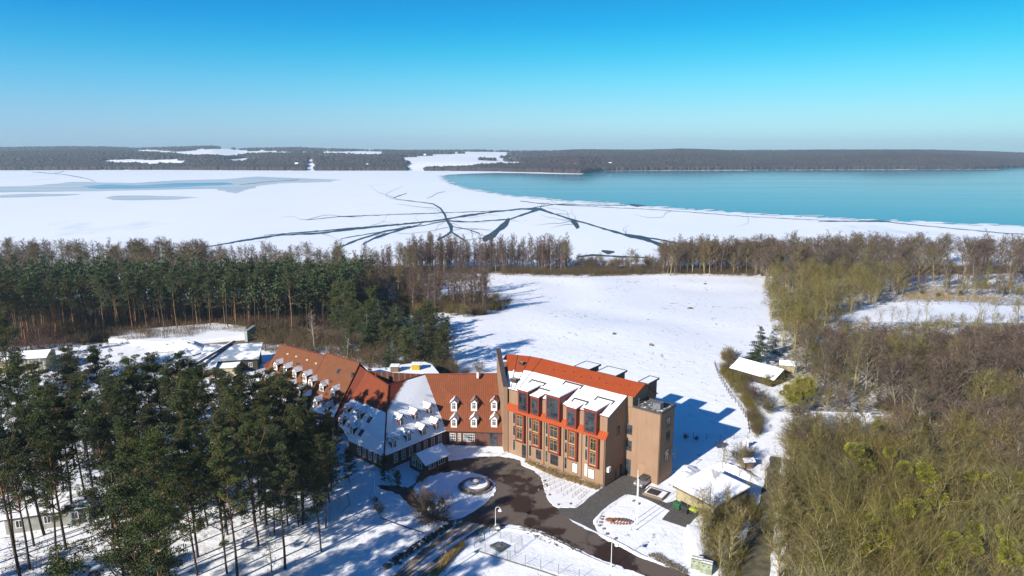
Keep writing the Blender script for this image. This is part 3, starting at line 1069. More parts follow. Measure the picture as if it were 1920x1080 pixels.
def plant(kind, x, y, label, cat, group=None, h=None, idx=None, rnd=random, names=None, squash=1.0, z=None, lean=None):
    pr = PROTO[kind]
    a = pr[rnd.randrange(len(pr)) if idx is None else idx]
    base = {'alder': 19, 'greyash': 18, 'olive': 17, 'broad': 18, 'brown': 15, 'red': 15, 'thin': 9, 'birch': 14, 'bush': 4, 'olivebush': 4.5, 'spread': 7.5, 'willow': 9, 'sapling': 6, 'pine': 21, 'pinefar': 24, 'spruce': 12, 'bluespruce': 9, 'shade': 14}[kind]
    nm = names or {'pine': 'pine_tree', 'pinefar': 'pine_tree', 'shade': 'pine_tree', 'spruce': 'spruce_tree', 'bluespruce': 'spruce_tree', 'bush': 'bush', 'olivebush': 'bush', 'willow': 'willow_bush', 'alder': 'alder_tree', 'birch': 'birch_tree', 'sapling': 'young_tree', 'greyash': 'grey_tree', 'olive': 'mossy_tree', 'broad': 'mossy_tree', 'brown': 'brown_tree', 'thin': 'thin_tree', 'red': 'brown_tree'}.get(kind, 'bare_tree')
    s = (h or base) / base
    e = empty(nm, (x, y, hz(x, y) if z is None else z), rnd.uniform(0, 6.283), label, cat, group)
    if lean: e.rotation_euler = (lean[0], lean[1], rnd.uniform(-.3, .3))
    squash *= {'pine': .92, 'alder': 1.25, 'greyash': 1.2, 'olive': 1.35, 'brown': 1.35, 'red': 1.35}.get(kind, 1)
    e.scale = (s * squash, s * squash, s)
    t = link_mesh('trunk' if kind not in ('bush', 'olivebush', 'willow') else 'stems', a[0], e)
    c = link_mesh('crown' if kind not in ('bush', 'olivebush', 'willow') else 'twigs', a[1], e)
    return e, a[2]


def mist_mesh(seed, m, n=900):
    rs = np.random.RandomState(seed)
    C, D = clump_pts(rs, [(0, 0, 0, 1.0)], n, .9)
    return leaves_mesh('mistletoe', C, .24 * rs.uniform(.6, 1.3, len(C)), m, 0, seed, .5)


MIST = mist_mesh(1, M['mist']); MISTD = mist_mesh(2, M['mistdark'], 350)


def add_mistletoe(e, limbs, n, r, rnd, dark=False):
    zt = max(l[1][2] for l in limbs)
    tips = [l for l in limbs if l[1][2] > zt * .68] or limbs
    for k in range(n):
        q = rnd.choice(tips)[1]
        o = link_mesh('mistletoe', MISTD if dark else MIST, e)
        rr = r * rnd.uniform(.6, 1.2) / e.scale[2]
        o.location = q
        o.scale = (rr, rr, rr)


rt = random.Random(77)

# --- near pine wood, lower left
def spaced(pts, x, y, d): return all((a - x) ** 2 + (b - y) ** 2 > d * d for a, b in pts)


NEAR = [(454, 961, 0, 21), (478, 988, 2, 19), (500, 985, 0, 20), (370, 1079, 4, 18), (313, 1080, 1, 20), (166, 968, 2, 20), (104, 1030, 3, 19), (28, 1034, 1, 20), (64, 1024, 2, 18),
        (56, 1068, 0, 20), (209, 974, 0, 19), (232, 925, 4, 20), (175, 920, 1, 21), (275, 900, 3, 22), (310, 885, 1, 22), (250, 880, 4, 22), (340, 900, 2, 20), (395, 890, 0, 20), (430, 905, 1, 21),
        (520, 930, 2, 20), (548, 905, 4, 20), (575, 915, 3, 17), (600, 935, 0, 15), (490, 915, 3, 20), (140, 880, 4, 21), (100, 900, 0, 21), (60, 895, 1, 22), (20, 905, 3, 21), (-30, 890, 4, 22), (-60, 960, 1, 21),
        (-20, 985, 2, 20), (120, 955, 3, 19), (305, 975, 2, 20), (345, 960, 0, 19), (390, 985, 3, 17), (420, 1030, 0, 15), (265, 1000, 1, 18), (540, 985, 1, 15), (570, 965, 2, 17), (-80, 1060, 0, 20), (210, 855, 2, 22),
        (160, 850, 0, 21), (370, 862, 4, 20), (620, 905, 2, 13), (-90, 870, 3, 22), (515, 1005, 4, 13), (455, 870, 3, 19), (90, 985, 4, 17)]
pines = []
for i, (px_, py_, k, h_) in enumerate(NEAR):
    x, y, _ = at(px_, py_)
    pines.append((x, y))
    lab = 'tall Scots pine with bare trunk in the shady wood left of the hotel'
    grp = 'pines of the near wood on the left'
    if (px_, py_) == (370, 1079): lab, grp = 'Scots pine standing alone at the bottom edge with a dark straight trunk on snow', None
    U = {(454, 961): 'straight pine whose trunk foot shows on snow, left of a close pair of trunks', (478, 988): 'slim pine, left trunk of the close pair standing on open snow', (500, 985): 'slim pine, right trunk of the close pair standing on open snow', (313, 1080): 'pine whose trunk leaves the bottom edge beside the big dense crown', (104, 1030): 'leaning pine standing right in front of the white pavilion wall', (28, 1034): 'pine at the left edge in front of the white pavilion', (56, 1068): 'pine in the bottom left corner of the wood below the pavilion', (166, 968): 'pine just right of the end wall of the white pavilion', (209, 974): 'pine a few steps right of the pavilion on streaked snow', (-30, 890): 'pine cut by the left edge of the wood, upper one', (-20, 985): 'pine cut by the left edge beside the pavilion', (600, 935): 'low pine nearest to the lamp on the shaded lawn', (548, 905): 'dark pine in front of the lower end of the long brick wing'}
    if (px_, py_) in U: lab, grp = U[(px_, py_)], None
    if (px_, py_) == (620, 905): lab, grp = 'short dark pine beside the corner of the brick hotel', None
    plant('pine', x, y, lab, 'pine tree', grp, h_ * rt.uniform(.96, 1.04), k, rt)
plant('pine', -41, 66, 'dense dark pine whose full crown reaches the bottom edge left of centre', 'pine tree', None, 27, 3, rt)
for x_, y_, h_, i_ in ((-45, 80, 24, 1), (-38, 84.5, 23, 0), (-33, 89, 20.5, 1), (-29, 93.5, 17, 4), (-51, 84, 23, 3), (-66, 82, 25, 2), (-39, 95, 21, 3), (-34, 101, 19, 1), (-60, 93, 23, 4), (-40, 112, 20, 1), (-44, 118, 20, 3), (-36, 108, 17, 6), (-31.5, 108, 14, 3), (-48, 110, 21, 5), (-52, 102, 22, 6), (-45, 98, 19, 1), (-56, 112, 22, 3), (-64, 104, 22, 1), (-70, 112, 22, 6), (-62, 122, 22, 3), (-42, 104, 18, 6), (-37, 115, 16, 5), (-74, 98, 23, 3), (-30, 100, 15, 1), (-78, 88, 24, 2), (-44, 69, 24, 3), (-38, 64, 24, 3), (-54, 90, 22, 5), (-68, 94, 23, 6), (-47, 92, 20, 6), (-72, 102, 22, 1), (-58, 118, 20, 5), (-50, 120, 20, 3), (-80, 108, 22, 3), (-66, 118, 21, 6), (-41, 88, 18, 6)):
    plant('pine', x_, y_, 'tall Scots pine with bare trunk in the shady wood left of the hotel', 'pine tree', 'pines of the near wood on the left', h_, i_, rt)
for k in range(42):     # the wood goes on outside the picture and shades its lower edge
    plant('pine', -38 - (k % 23) * 3.2, rt.uniform(30, 56), 'tall Scots pine with bare trunk in the shady wood left of the hotel', 'pine tree', 'pines of the near wood on the left', rt.uniform(22, 25), None, rt)
plant('sapling', *at(510, 1079)[:2], 'thin leafless sapling on the snow at the bottom, right of the pines', 'tree', None, 8, 0, rt)
plant('shade', *at(20, 735)[:2], 'large bushy pine in front of the pale shed at the left edge', 'pine tree', None, 19, 1, rt)
plant('shade', *at(-30, 760)[:2], 'bushy pine cut by the left edge above the near wood', 'pine tree', None, 18, 0, rt)

for px_, py_, h_, l_ in ((590, 962, 14, 'dense low pine left of the shaded lawn, middle of three'), (560, 988, 15, 'dense low pine left of the shaded lawn, nearest of three'), (622, 925, 12, 'dense low pine left of the shaded lawn, farthest of three')):
    plant('shade', *at(px_, py_)[:2], l_, 'pine tree', None, h_, None, rt, squash=.8)

# --- far pine stand behind the snowy roof
line = [(-60, 700), (20, 660), (90, 640), (150, 638), (250, 632), (330, 628), (420, 622), (500, 618), (560, 608), (610, 600), (650, 598)]
fp = []
for row in range(9):
    for k in range(34):
        t = (k + rt.uniform(.1, .9)) / 34 * (len(line) - 1)
        a = int(t); f_ = t - a
        px_ = line[a][0] + (line[a + 1][0] - line[a][0]) * f_
        py_ = line[a][1] + (line[a + 1][1] - line[a][1]) * f_
        x, y, _ = gat(px_, py_)
        s_ = 1 + (row * 6.2 + rt.uniform(0, 3.5)) / y
        x *= s_; y *= s_
        if y > 292: continue
        if spaced(fp, x, y, 3.2): fp.append((x, y))
for x, y in fp[:128]:
    plant('pinefar', x, y, 'tall pine with orange trunk in the dense stand behind the snow bank', 'pine tree', 'pines of the far stand', (rt.uniform(16.5, 21.5) if rt.random() < .8 else rt.uniform(12, 16)) * (1 if x < -85 else .88), None, rt)

def pine_mass():
    r = random.Random(31); rs = np.random.RandomState(31)
    Ps = [pine(340 + i, h=22, crown=.5, wide=5.0, leaf=1.0, dens=5) for i in range(3)]
    LC, LS, TS = [], [], []
    pts = list(fp[128:])
    tr = 0
    while tr < 900:
        tr += 1
        y = r.uniform(222, 300); x = r.uniform(-235, -62)
        if x < -60 - (300 - y) * -.1 and spaced(pts, x, y, 3.6): pts.append((x, y))
    for x, y in pts:
        s_, C_, D_, S_ = Ps[r.randrange(3)]
        k = r.uniform(.66, .86); z = hz(x, y)
        LC.append(C_ * k + np.array([x, y, z])); LS.append(S_ * k)
        for a, b, q0, q1 in s_[:10]: TS.append(((a[0] * k + x, a[1] * k + y, a[2] * k + z), (b[0] * k + x, b[1] * k + y, b[2] * k + z), q0, q1))
    tag(link_mesh('pine_wood', leaves_mesh('pine_wood', np.concatenate(LC), np.concatenate(LS), M['needle_far'], .25, 3, .6)), 'dark mass of pine crowns deep inside the far stand', 'wood', kind='stuff')
    tag(link_mesh('pine_stems', segs_mesh('pine_stems', TS, 4, M['pinebark'])), 'crowded trunks deep inside the far pine stand', 'wood', kind='stuff')


pine_mass()

SOLO_P = [(548, 628, 22, 'single pine with round crown and orange trunk at the right end of the stand'), (508, 612, 20, 'pine with thin straight trunk left of the round crowned pine'),
          (590, 600, 20, 'dark pine just behind the birch above the brick roofs')]
for px_, py_, h_, l_ in SOLO_P:
    x, y, _ = gat(px_, py_)
    plant('pinefar', x, y, l_, 'pine tree', None, h_, 1, rt)

# --- garden conifers between the hotel and the field
CON = [('spruce', 690, 655, 12, 0, 'slim green spruce behind the snowy flat roof'), ('spruce', 712, 650, 15, 2, 'tall dark spruce in the garden group behind the hotel'), ('spruce', 745, 652, 14, 1, 'broad dark spruce in the middle of the garden group'),
       ('spruce', 775, 662, 13, 0, 'dark spruce left of the big pine by the field'), ('shade', 805, 690, 17, 0, 'big dense pine at the edge of the snowy field'), ('shade', 830, 695, 12, 1, 'lower dense pine touching the field to the right of the big one'),
       ('shade', 760, 698, 11, 0, 'bushy green pine in front of the garden spruces'), ('shade', 700, 640, 16, 1, 'dark pine at the left end of the garden group'), ('shade', 660, 632, 17, 0, 'dark pine between the birch and the garden spruces'),
       ('shade', 635, 625, 16, 1, 'dark pine directly behind the birch'), ('spruce', 728, 690, 7, 2, 'small spruce behind the yellow roof vent'), ('spruce', 650, 668, 8, 0, 'small pointed spruce beside the pale young birch'),
       ('bluespruce', 738, 682, 7, 0, 'small bluish spruce in the garden group'), ('bluespruce', 1448, 665, 8, 0, 'bluish spruce right of the snow roofed hut'), ('spruce', 1422, 682, 11, 1, 'dark green spruce behind the snow roofed hut'),
       ('shade', 1525, 700, 8, 0, 'small green pine among the bare trees right of the yellow willow'), ('spruce', 725, 722, 4.5, 1, 'round dark evergreen shrub left of the flat snowy roof'), ('spruce', 695, 712, 4.5, 0, 'dark evergreen shrub behind the orange corner roof')]
for k, px_, py_, h_, i_, l_ in CON:
    x, y, _ = gat(px_, py_)
    plant(k, x, y, l_, 'conifer', None, h_, i_, rt, squash=1.25 if 'round' in l_ or h_ < 5 else 1)

# --- trees along the lake
def belt(n, pxr, yr, kinds, hr, label, cat, group, dmin=3.6, seed=1, dark_m=None):
    r = random.Random(seed)
    pts = []
    tries = 0
    while len(pts) < n and tries < n * 60:
        tries += 1
        px_ = r.uniform(*pxr); y = r.uniform(*yr)
        x = (px_ - 960) / FPX * y * 1.03
        if spaced(pts, x, y, dmin): pts.append((x, y))
    for x, y in pts:
        e, l = plant(r.choice(kinds), x, y, label, cat, group, r.uniform(*hr), None, r)
        if dark_m and r.random() < dark_m: add_mistletoe(e, l, r.randint(3, 9), .8, r, True)
    return pts


belt(125, (-60, 400), (312, 405), ['greyash', 'greyash', 'brown', 'alder'], (14, 20), 'leafless grey tree between the pine stand and the frozen lake', 'tree', 'bare trees behind the pine stand', 4, 11, .12)
for px_, h_ in ((85, 20), (262, 24), (318, 25), (365, 23), (238, 22), (300, 20)):
    y = 345 + rt.uniform(0, 12)
    e, l = plant('greyash', (px_ - 960) / FPX * y * 1.03, y, 'tall bare tree full of mistletoe rising above the pine stand', 'tree', 'mistletoe trees above the pine stand', h_, None, rt)
    add_mistletoe(e, l, 11, .85, rt, True)
belt(135, (400, 790), (300, 405), ['alder', 'greyash', 'alder', 'brown'], (13, 17), 'leafless reddish tree on the shore between the pines and the copse', 'tree', 'bare shore trees left of the copse', 3.6, 12)
belt(130, (770, 1062), (376, 418), ['alder'], (13.5, 21.5), 'slender alder in the straight row behind the field fence', 'tree', 'alders behind the field fence', 2.1, 13)
belt(34, (1062, 1235), (384, 420), ['bush', 'brown'], (5, 9), 'low bare tree in the gap where the lake ice shows', 'tree', 'low trees in the shoreline gap', 4, 14)
for px_, h_ in ((1058, 20), (1178, 14), (1190, 11)):
    plant('greyash', (px_ - 960) / FPX * 385 * 1.03, 385, {1058: 'tall pale bare tree at the right end of the alder row', 1178: 'round topped bare tree alone in the shoreline gap', 1190: 'smaller bare tree touching the round topped one in the gap'}[px_], 'tree', None, h_, 0, rt)
belt(140, (1235, 1450), (368, 420), ['alder', 'greyash', 'alder', 'brown'], (13.5, 20.5), 'pale stemmed bare tree on the shore at the right end of the fence', 'tree', 'shore trees right of the gap', 2.2, 15)
belt(150, (1430, 2050), (330, 425), ['alder', 'red', 'greyash', 'brown'], (18, 23), 'reddish brown tree on the shore behind the right hand wood', 'tree', 'shore trees behind the right hand wood', 4.2, 16)

# copse in the middle
rg = random.Random(44)
gc = []
while len(gc) < 30:
    px_, py_ = rg.uniform(645, 838), rg.uniform(618, 692)
    if py_ > 690 - (838 - px_) * .25 or (px_ < 700 and py_ > 645): continue
    x, y, _ = gat(px_, py_)
    if spaced(gc, x, y, 3.6): gc.append((x, y))
for x, y in gc: plant(rg.choice(['spruce', 'shade', 'shade', 'spruce']), x, y, 'dark evergreen crowded into the garden group behind the hotel', 'conifer', 'crowded evergreens behind the hotel', rg.uniform(6, 10.5), None, rg)
r_ = random.Random(5)
cp = []
while len(cp) < 34:
    px_, py_ = r_.uniform(775, 915), r_.uniform(545, 588)
    x, y, _ = gat(px_, py_)
    if spaced(cp, x, y, 2.6): cp.append((x, y))
for x, y in cp: plant('alder', x, y, 'thin dark stemmed alder in the copse at the left of the field', 'tree', 'alders of the copse', r_.uniform(14, 18), None, r_)
for px_, py_ in [(900, 590), (922, 585), (938, 580), (950, 575), (870, 594), (846, 592), (790, 590), (760, 582), (735, 578), (700, 572), (668, 575), (815, 585), (885, 575), (930, 565), (560, 640), (530, 640), (490, 640), (515, 632), (640, 655), (620, 650), (595, 645)]:
    x, y, _ = gat(px_, py_)
    plant('olivebush' if r_.random() < .5 else 'bush', x, y, 'leafless olive brown bush fringing the copse' if py_ < 600 else 'leafless brown bush in the garden behind the long brick wing', 'bush', 'bushes round the copse' if py_ < 600 else 'bushes behind the brick wing', r_.uniform(4.5, 6.5), None, r_)
for k in range(70):
    px_, py_ = r_.uniform(540, 790), r_.uniform(520, 575)
    x, y, _ = gat(px_, py_)
    plant(r_.choice(['brown', 'alder', 'greyash', 'bush', 'olivebush']), x, y, 'leafless brown tree in the thicket between the pines and the copse', 'tree', 'thicket left of the copse', r_.uniform(7, 13), None, r_)
plant('birch', *gat(590, 660)[:2], 'big pale birch with spreading crown above the brick roofs', 'tree', None, 14, 0, r_)
plant('birch', *gat(652, 675)[:2], 'small pale birch in the snowy garden behind the brick wing', 'tree', None, 7, 1, r_)
for px_, py_, h_ in ((828, 700, 5), (850, 702, 5), (872, 706, 3), (800, 702, 4.5)):
    plant('bush', *gat(px_, py_)[:2], 'round brown bush by the field behind the hotel', 'bush', 'bushes between hotel and field', h_, None, r_)
plant('bush', *gat(898, 700)[:2], 'thin see-through shrub on the shaded snow left of the modern wing', 'bush', None, 4, 0, r_)

# --- right hand wood
WPOLY = [(1450, 470), (1520, 478), (1700, 520), (1960, 520), (1960, 1200), (1480, 1200), (1475, 950), (1530, 880), (1690, 870), (1700, 800), (1560, 700), (1480, 650), (1440, 600)]
def wood(n, poly, kinds, hr, label, group, dmin, seed, mist=0, mr=.7, avoid=None):
    r = random.Random(seed)
    xs = [p[0] for p in poly]; ys = [p[1] for p in poly]
    pts = []; tr = 0
    while len(pts) < n and tr < n * 80:
        tr += 1
        px_, py_ = r.uniform(min(xs), max(xs)), r.uniform(min(ys), max(ys))
        if not in_poly(px_, py_, poly): continue
        x, y, _ = gat(px_, py_)
        if spaced(pts, x, y, dmin): pts.append((x, y))
    for x, y in pts:
        e, l = plant(r.choice(kinds), x, y, label, 'tree', group, r.uniform(*hr), None, r)
        if mist and r.random() < mist:
            n_ = r.randint(1, 4)
            add_mistletoe(e, l, n_, mr, r)
            e['label'] = ('mossy bare tree holding a single mistletoe ball', 'mossy bare tree holding two mistletoe balls', 'mossy bare tree holding three mistletoe balls', 'mossy bare tree crowded with four mistletoe balls')[n_ - 1] + (' at the bottom right' if 'mistletoe' in group else ' beside the mossy lane')


wood(60, [(1475, 655), (1440, 610), (1445, 560), (1500, 520), (1640, 545), (1640, 575), (1560, 600), (1530, 660)], ['olive', 'olive', 'broad'], (13, 17), 'olive tinged bare tree at the right edge of the snowy field', 'olive trees at the right edge of the field', 2.8, 21)
wood(46, [(1440, 548), (1450, 525), (1700, 528), (1680, 560), (1500, 560)], ['olive', 'brown'], (14, 19), 'olive brown bare tree behind the small snowy clearing', 'trees behind the clearing', 4, 22)
wood(16, [(1560, 615), (1900, 612), (1900, 640), (1560, 650)], ['olive', 'thin'], (6, 8.5), 'pale bare tree standing in front of the snowy clearing', 'trees in front of the clearing', 4, 23)
wood(30, [(1780, 690), (1990, 680), (1990, 750), (1800, 750)], ['red', 'red', 'brown'], (12, 15), 'reddish brown bare tree at the right edge below the clearing', 'reddish trees at the right edge', 3.8, 24)
wood(56, [(1490, 665), (1800, 680), (1800, 770), (1700, 800), (1620, 740), (1530, 730)], ['brown', 'olive', 'brown', 'red'], (10.5, 15), 'brownish bare tree in the middle of the right hand wood', 'trees in the middle of the right hand wood', 3.2, 25)
wood(44, [(1700, 790), (1990, 750), (1990, 960), (1760, 900)], ['brown', 'olive', 'red'], (9, 13), 'brown bare tree in the dense wood near the right edge', 'trees low on the right edge', 3.2, 26)
wood(34, [(1480, 860), (1530, 870), (1530, 1000), (1500, 1100), (1455, 1100), (1470, 960)], ['olive', 'olive'], (8, 12), 'upright olive bare tree lining the right side of the mossy lane', 'trees along the right side of the lane', 2.2, 27, .1, .5)
wood(40, [(1530, 900), (1990, 960), (1990, 1250), (1520, 1250)], ['broad', 'olive', 'broad'], (14, 17.5), 'large mossy bare tree without mistletoe at the bottom right', 'large trees of the mistletoe wood at the bottom right', 4.2, 28, .8, .95)
wood(26, [(1490, 845), (1700, 850), (1720, 900), (1640, 930), (1500, 910)], ['olive', 'brown', 'olive'], (9.5, 13), 'olive tinged bare tree just in front of the buried cabins', 'trees in front of the cabins', 2.8, 31)
wood(16, [(1480, 700), (1540, 700), (1620, 790), (1560, 800)], ['brown', 'olive'], (7, 10), 'bare tree between the yellow willow and the orange cabin', 'trees between willow and cabin', 3, 32)
wood(14, [(1330, 930), (1345, 930), (1400, 1000), (1385, 1085), (1330, 1085), (1310, 1000)], ['thin', 'thin', 'olive'], (5, 9), 'thin bare tree between the garage and the mossy lane', 'thin trees between garage and lane', 2.0, 29)
wood(10, [(1330, 860), (1430, 870), (1440, 930), (1400, 950)], ['thin'], (3.5, 6), 'thin low bare tree behind the garage', 'thin trees behind the garage', 2.5, 30)
for px_, py_, h_, i_, n_, l_ in ((1700, 1150, 20, 0, 5, 'biggest bare tree with pale limbs and mistletoe at the bottom right'), (1860, 1160, 21, 1, 7, 'wide bare tree loaded with mistletoe at the bottom right corner'), (1610, 1120, 17, 2, 2, 'pale limbed bare tree left of the big mistletoe trees'), (1950, 1080, 19, 0, 5, 'mistletoe tree cut by the right edge near the bottom'), (1790, 1010, 16, 2, 4, 'mistletoe tree standing behind the two biggest ones'), (1665, 1000, 15, 1, 2, 'forked pale bare tree in the lower right wood')):
    e, l = plant('broad', *at(px_, py_)[:2], l_, 'tree', None, h_, i_, rt)
    add_mistletoe(e, l, n_, 1.15, rt)
e, l = plant('willow', *gat(1490, 780)[:2], 'yellow green ivy clad willow beside the huts', 'bush', None, 11, 0, r_)
add_mistletoe(e, l, 22, 1.05, r_)
e, l = plant('willow', *gat(1515, 755)[:2], 'smaller yellow willow behind the big one', 'bush', None, 9, 0, r_)
add_mistletoe(e, l, 14, .95, r_)
for px_, py_, h_, k in [(1370, 700, 5, 'bush'), (1388, 722, 4.5, 'olivebush'), (1402, 745, 5, 'bush'), (1422, 760, 5.5, 'bush'), (1440, 775, 5, 'olivebush'), (1372, 682, 5, 'bush'), (1365, 670, 4.5, 'olivebush'), (1412, 795, 4, 'bush'), (1418, 815, 3, 'bush'), (1385, 870, 5, 'bush'), (1400, 862, 3.5, 'bush'), (1340, 905, 3, 'bush'),
                        (1560, 850, 5, 'olivebush'), (1600, 870, 5, 'bush'), (1540, 830, 4, 'bush'), (1650, 850, 5, 'bush'), (1660, 770, 6, 'bush'), (1690, 790, 6, 'bush'), (1500, 820, 6, 'olivebush'), (1490, 850, 6, 'olivebush')]:
    plant(k, *gat(px_, py_)[:2], 'brown leafless bush growing round the huts right of the field', 'bush', 'bushes around the huts', h_, None, r_)
for px_, py_, h_ in [(1760, 565, 4), (1800, 560, 3.5), (1845, 548, 6), (1880, 558, 5), (1910, 560, 5), (1730, 560, 4)]:
    plant('olivebush', *gat(px_, py_ - 6)[:2], 'low olive bush behind the small snowy clearing', 'bush', 'bushes behind the clearing', h_, None, r_)

wood(46, [(1560, 526), (1990, 524), (1990, 546), (1640, 546)], ['brown', 'olive', 'alder'], (8, 13), 'brownish bare tree between the shore trees and the golden reeds', 'trees behind the golden reeds', 4, 43)
wood(26, [(1630, 548), (1990, 548), (1990, 558), (1640, 558)], ['olive', 'brown', 'olive'], (6, 10), 'low olive brown tree lining the back of the snowy clearing', 'low trees lining the clearing', 3, 41)
wood(16, [(1550, 606), (1990, 606), (1990, 632), (1560, 640)], ['thin', 'thin', 'olive'], (8, 11), 'see-through bare tree rising in front of the snowy clearing', 'see-through trees before the clearing', 3.5, 42)
plant('olivebush', *gat(1462, 712)[:2], 'olive bush hiding the pale yellow shed', 'bush', None, 5, 0, r_)
plant('olivebush', *gat(1440, 725)[:2], 'olive bush at the right end of the snowy hut', 'bush', None, 4, 1, r_)
# courtyard and garden singles
plant('spread', *at(803, 986)[:2], 'low wide spreading leafless tree on the shaded snow by the drive', 'tree', None, 7.5, 0, rt)
plant('bush', *at(712, 962)[:2], 'small leafless shrub on the snow left of the spreading tree', 'bush', None, 2.2, 1, rt)
plant('bush', *at(705, 942)[:2], 'tiny leafless shrub beside the leaning rail', 'bush', None, 1.4, 0, rt)
plant('shade', *at(745, 921)[:2], 'small round conifer on the snow between lamp and drive', 'conifer', None, 3.6, 0, rt)
plant('shade', *at(722, 905)[:2], 'small pine in front of the dark brick corner', 'conifer', None, 5, 1, rt)
plant('shade', *at(655, 905)[:2], 'small dense pine against the shaded brick wall', 'conifer', None, 6, 0, rt)
plant('bush', *at(790, 905)[:2], 'bare shrub on the left tip of the snowy island', 'bush', None, 2.5, 2, rt)
plant('sapling', *at(200, 925)[:2], 'thin crooked bare tree among the near pines', 'tree', None, 9, 0, rt)

# --- far woods across the lake: one mass each side
def far_wood():
    rs = np.random.RandomState(9)
    FIELDS = [[(190, 307), (205, 300), (350, 300.5), (352, 305.5), (345, 309), (255, 308)], [(245, 285), (262, 280.5), (330, 284), (400, 281), (555, 284.5), (590, 286), (480, 288.5), (430, 294), (360, 292), (320, 287)],
              [(745, 296), (800, 292), (850, 289), (955, 287), (945, 293), (880, 296), (905, 300), (950, 303), (982, 305), (985, 308), (900, 310), (880, 315), (800, 317), (760, 316), (765, 305)], [(576, 292), (587, 292), (592, 320), (572, 320)], [(600, 284), (700, 283), (745, 286), (690, 288.5), (610, 287.5)], [(340, 281), (420, 278.5), (470, 281), (400, 283)], [(400, 299), (450, 297.5), (500, 300), (440, 303)],
              [(690, 288), (760, 287.5), (760, 290), (690, 290)], [(880, 284), (960, 286), (940, 289), (860, 288)]]
    C = []; n = 62000
    a = rs.uniform(-.92, .92, n); k = rs.uniform(0, 1, n) ** 1.5
    sh = np.interp(a, _sa, _sy)
    y = sh + 6 + k * (4400 - sh)
    x = a * y
    z = height(x, y)
    px_, py_ = pix(x, y, z)
    px_ = px_ + (vnoise(x / 60, y / 60, 21) - .5) * 16; py_ = py_ + (vnoise(x / 45, y / 90, 22) - .5) * 3.0
    keep = np.ones(n, bool)
    for P in FIELDS:
        P2_ = [(p[0], p[1]) for p in P]
        bx = (px_ > min(p[0] for p in P)) & (px_ < max(p[0] for p in P)) & (py_ < max(p[1] for p in P) + 6) & (py_ > min(p[1] for p in P) - 4)
        for i in np.where(bx)[0]:
            if in_poly(px_[i], py_[i] - 3, P2_) or in_poly(px_[i], py_[i], P2_): keep[i] = False
    clear = vnoise(a * 15, y / 110, 8) * .8 + vnoise(a * 60, y / 60, 9) * .2
    left = (px_ > 170) & (px_ < 980)
    keep &= ~(left & (clear > .62) & (y > sh + 250))
    x, y, z = x[keep], y[keep], z[keep]
    n = len(x)
    s = rs.uniform(.85, 1.15, n)
    W = 12.0 * s; Hh = 13.0 * s
    m = 6
    th = np.arange(m) * 2 * math.pi / m
    V = []
    jit = rs.uniform(.7, 1.3, (n, m))
    ring0 = np.stack([x[:, None] + np.cos(th) * W[:, None] * .55 * jit, y[:, None] + np.sin(th) * W[:, None] * .55 * jit, np.repeat((z - 1)[:, None], m, 1)], -1)
    jit2 = rs.uniform(.7, 1.25, (n, m))
    ring1 = np.stack([x[:, None] + np.cos(th) * W[:, None] * .75 * jit2, y[:, None] + np.sin(th) * W[:, None] * .75 * jit2, (z + Hh * .6)[:, None] + rs.uniform(-1.5, 1.5, (n, m))], -1)
    tip = np.stack([x + rs.uniform(-2, 2, n), y + rs.uniform(-2, 2, n), z + Hh], -1)[:, None, :]
    V = np.concatenate([ring0, ring1, tip], 1).reshape(-1, 3)
    b = (np.arange(n) * (2 * m + 1))[:, None]
    i = np.arange(m)[None, :]; j = (i + 1) % m
    Q = np.stack([b + i, b + j, b + m + j, b + m + i], -1).reshape(-1, 4)
    T = np.stack([b + m + i, b + m + j, b + 2 * m + 0 * i], -1).reshape(-1, 3)
    nq, nt_ = len(Q), len(T)
    me = bpy.data.meshes.new('far_woods')
    me.vertices.add(len(V)); me.vertices.foreach_set('co', V.ravel())
    me.loops.add(nq * 4 + nt_ * 3)
    me.loops.foreach_set('vertex_index', np.concatenate([Q.ravel(), T.ravel()]))
    me.polygons.add(nq + nt_)
    me.polygons.foreach_set('loop_start', np.concatenate([np.arange(nq) * 4, nq * 4 + np.arange(nt_) * 3]))
    me.update(calc_edges=True)
    me.polygons.foreach_set('use_smooth', [True] * (nq + nt_))
    g = N('far_wood_crowns')
    p = g.co('pos')
    a_ = g.noise(g.co('pos', (1, 1, .3)), .012, 5, .6)
    f_ = g.noise(g.co('pos', (1, 1, .15)), .16, 4, .7)
    c = g.mix(g.rng(a_, .35, .65), (0.036, 0.028, 0.034), (0.054, 0.042, 0.042))
    c = g.mix(g.rng(g.noise(p, .0045, 4), .60, .66, 0, .75), c, (0.018, 0.028, 0.016))
    c = g.mix(g.rng(f_, .35, .8, 0, .3), c, (0.11, 0.085, 0.07))
    g.out(c, .95, .05)
    me.materials.append(g.m)
    tag(link_mesh('far_woods', me), 'brown leafless woods covering the hills across the lake', 'woods', kind='stuff')


far_wood()

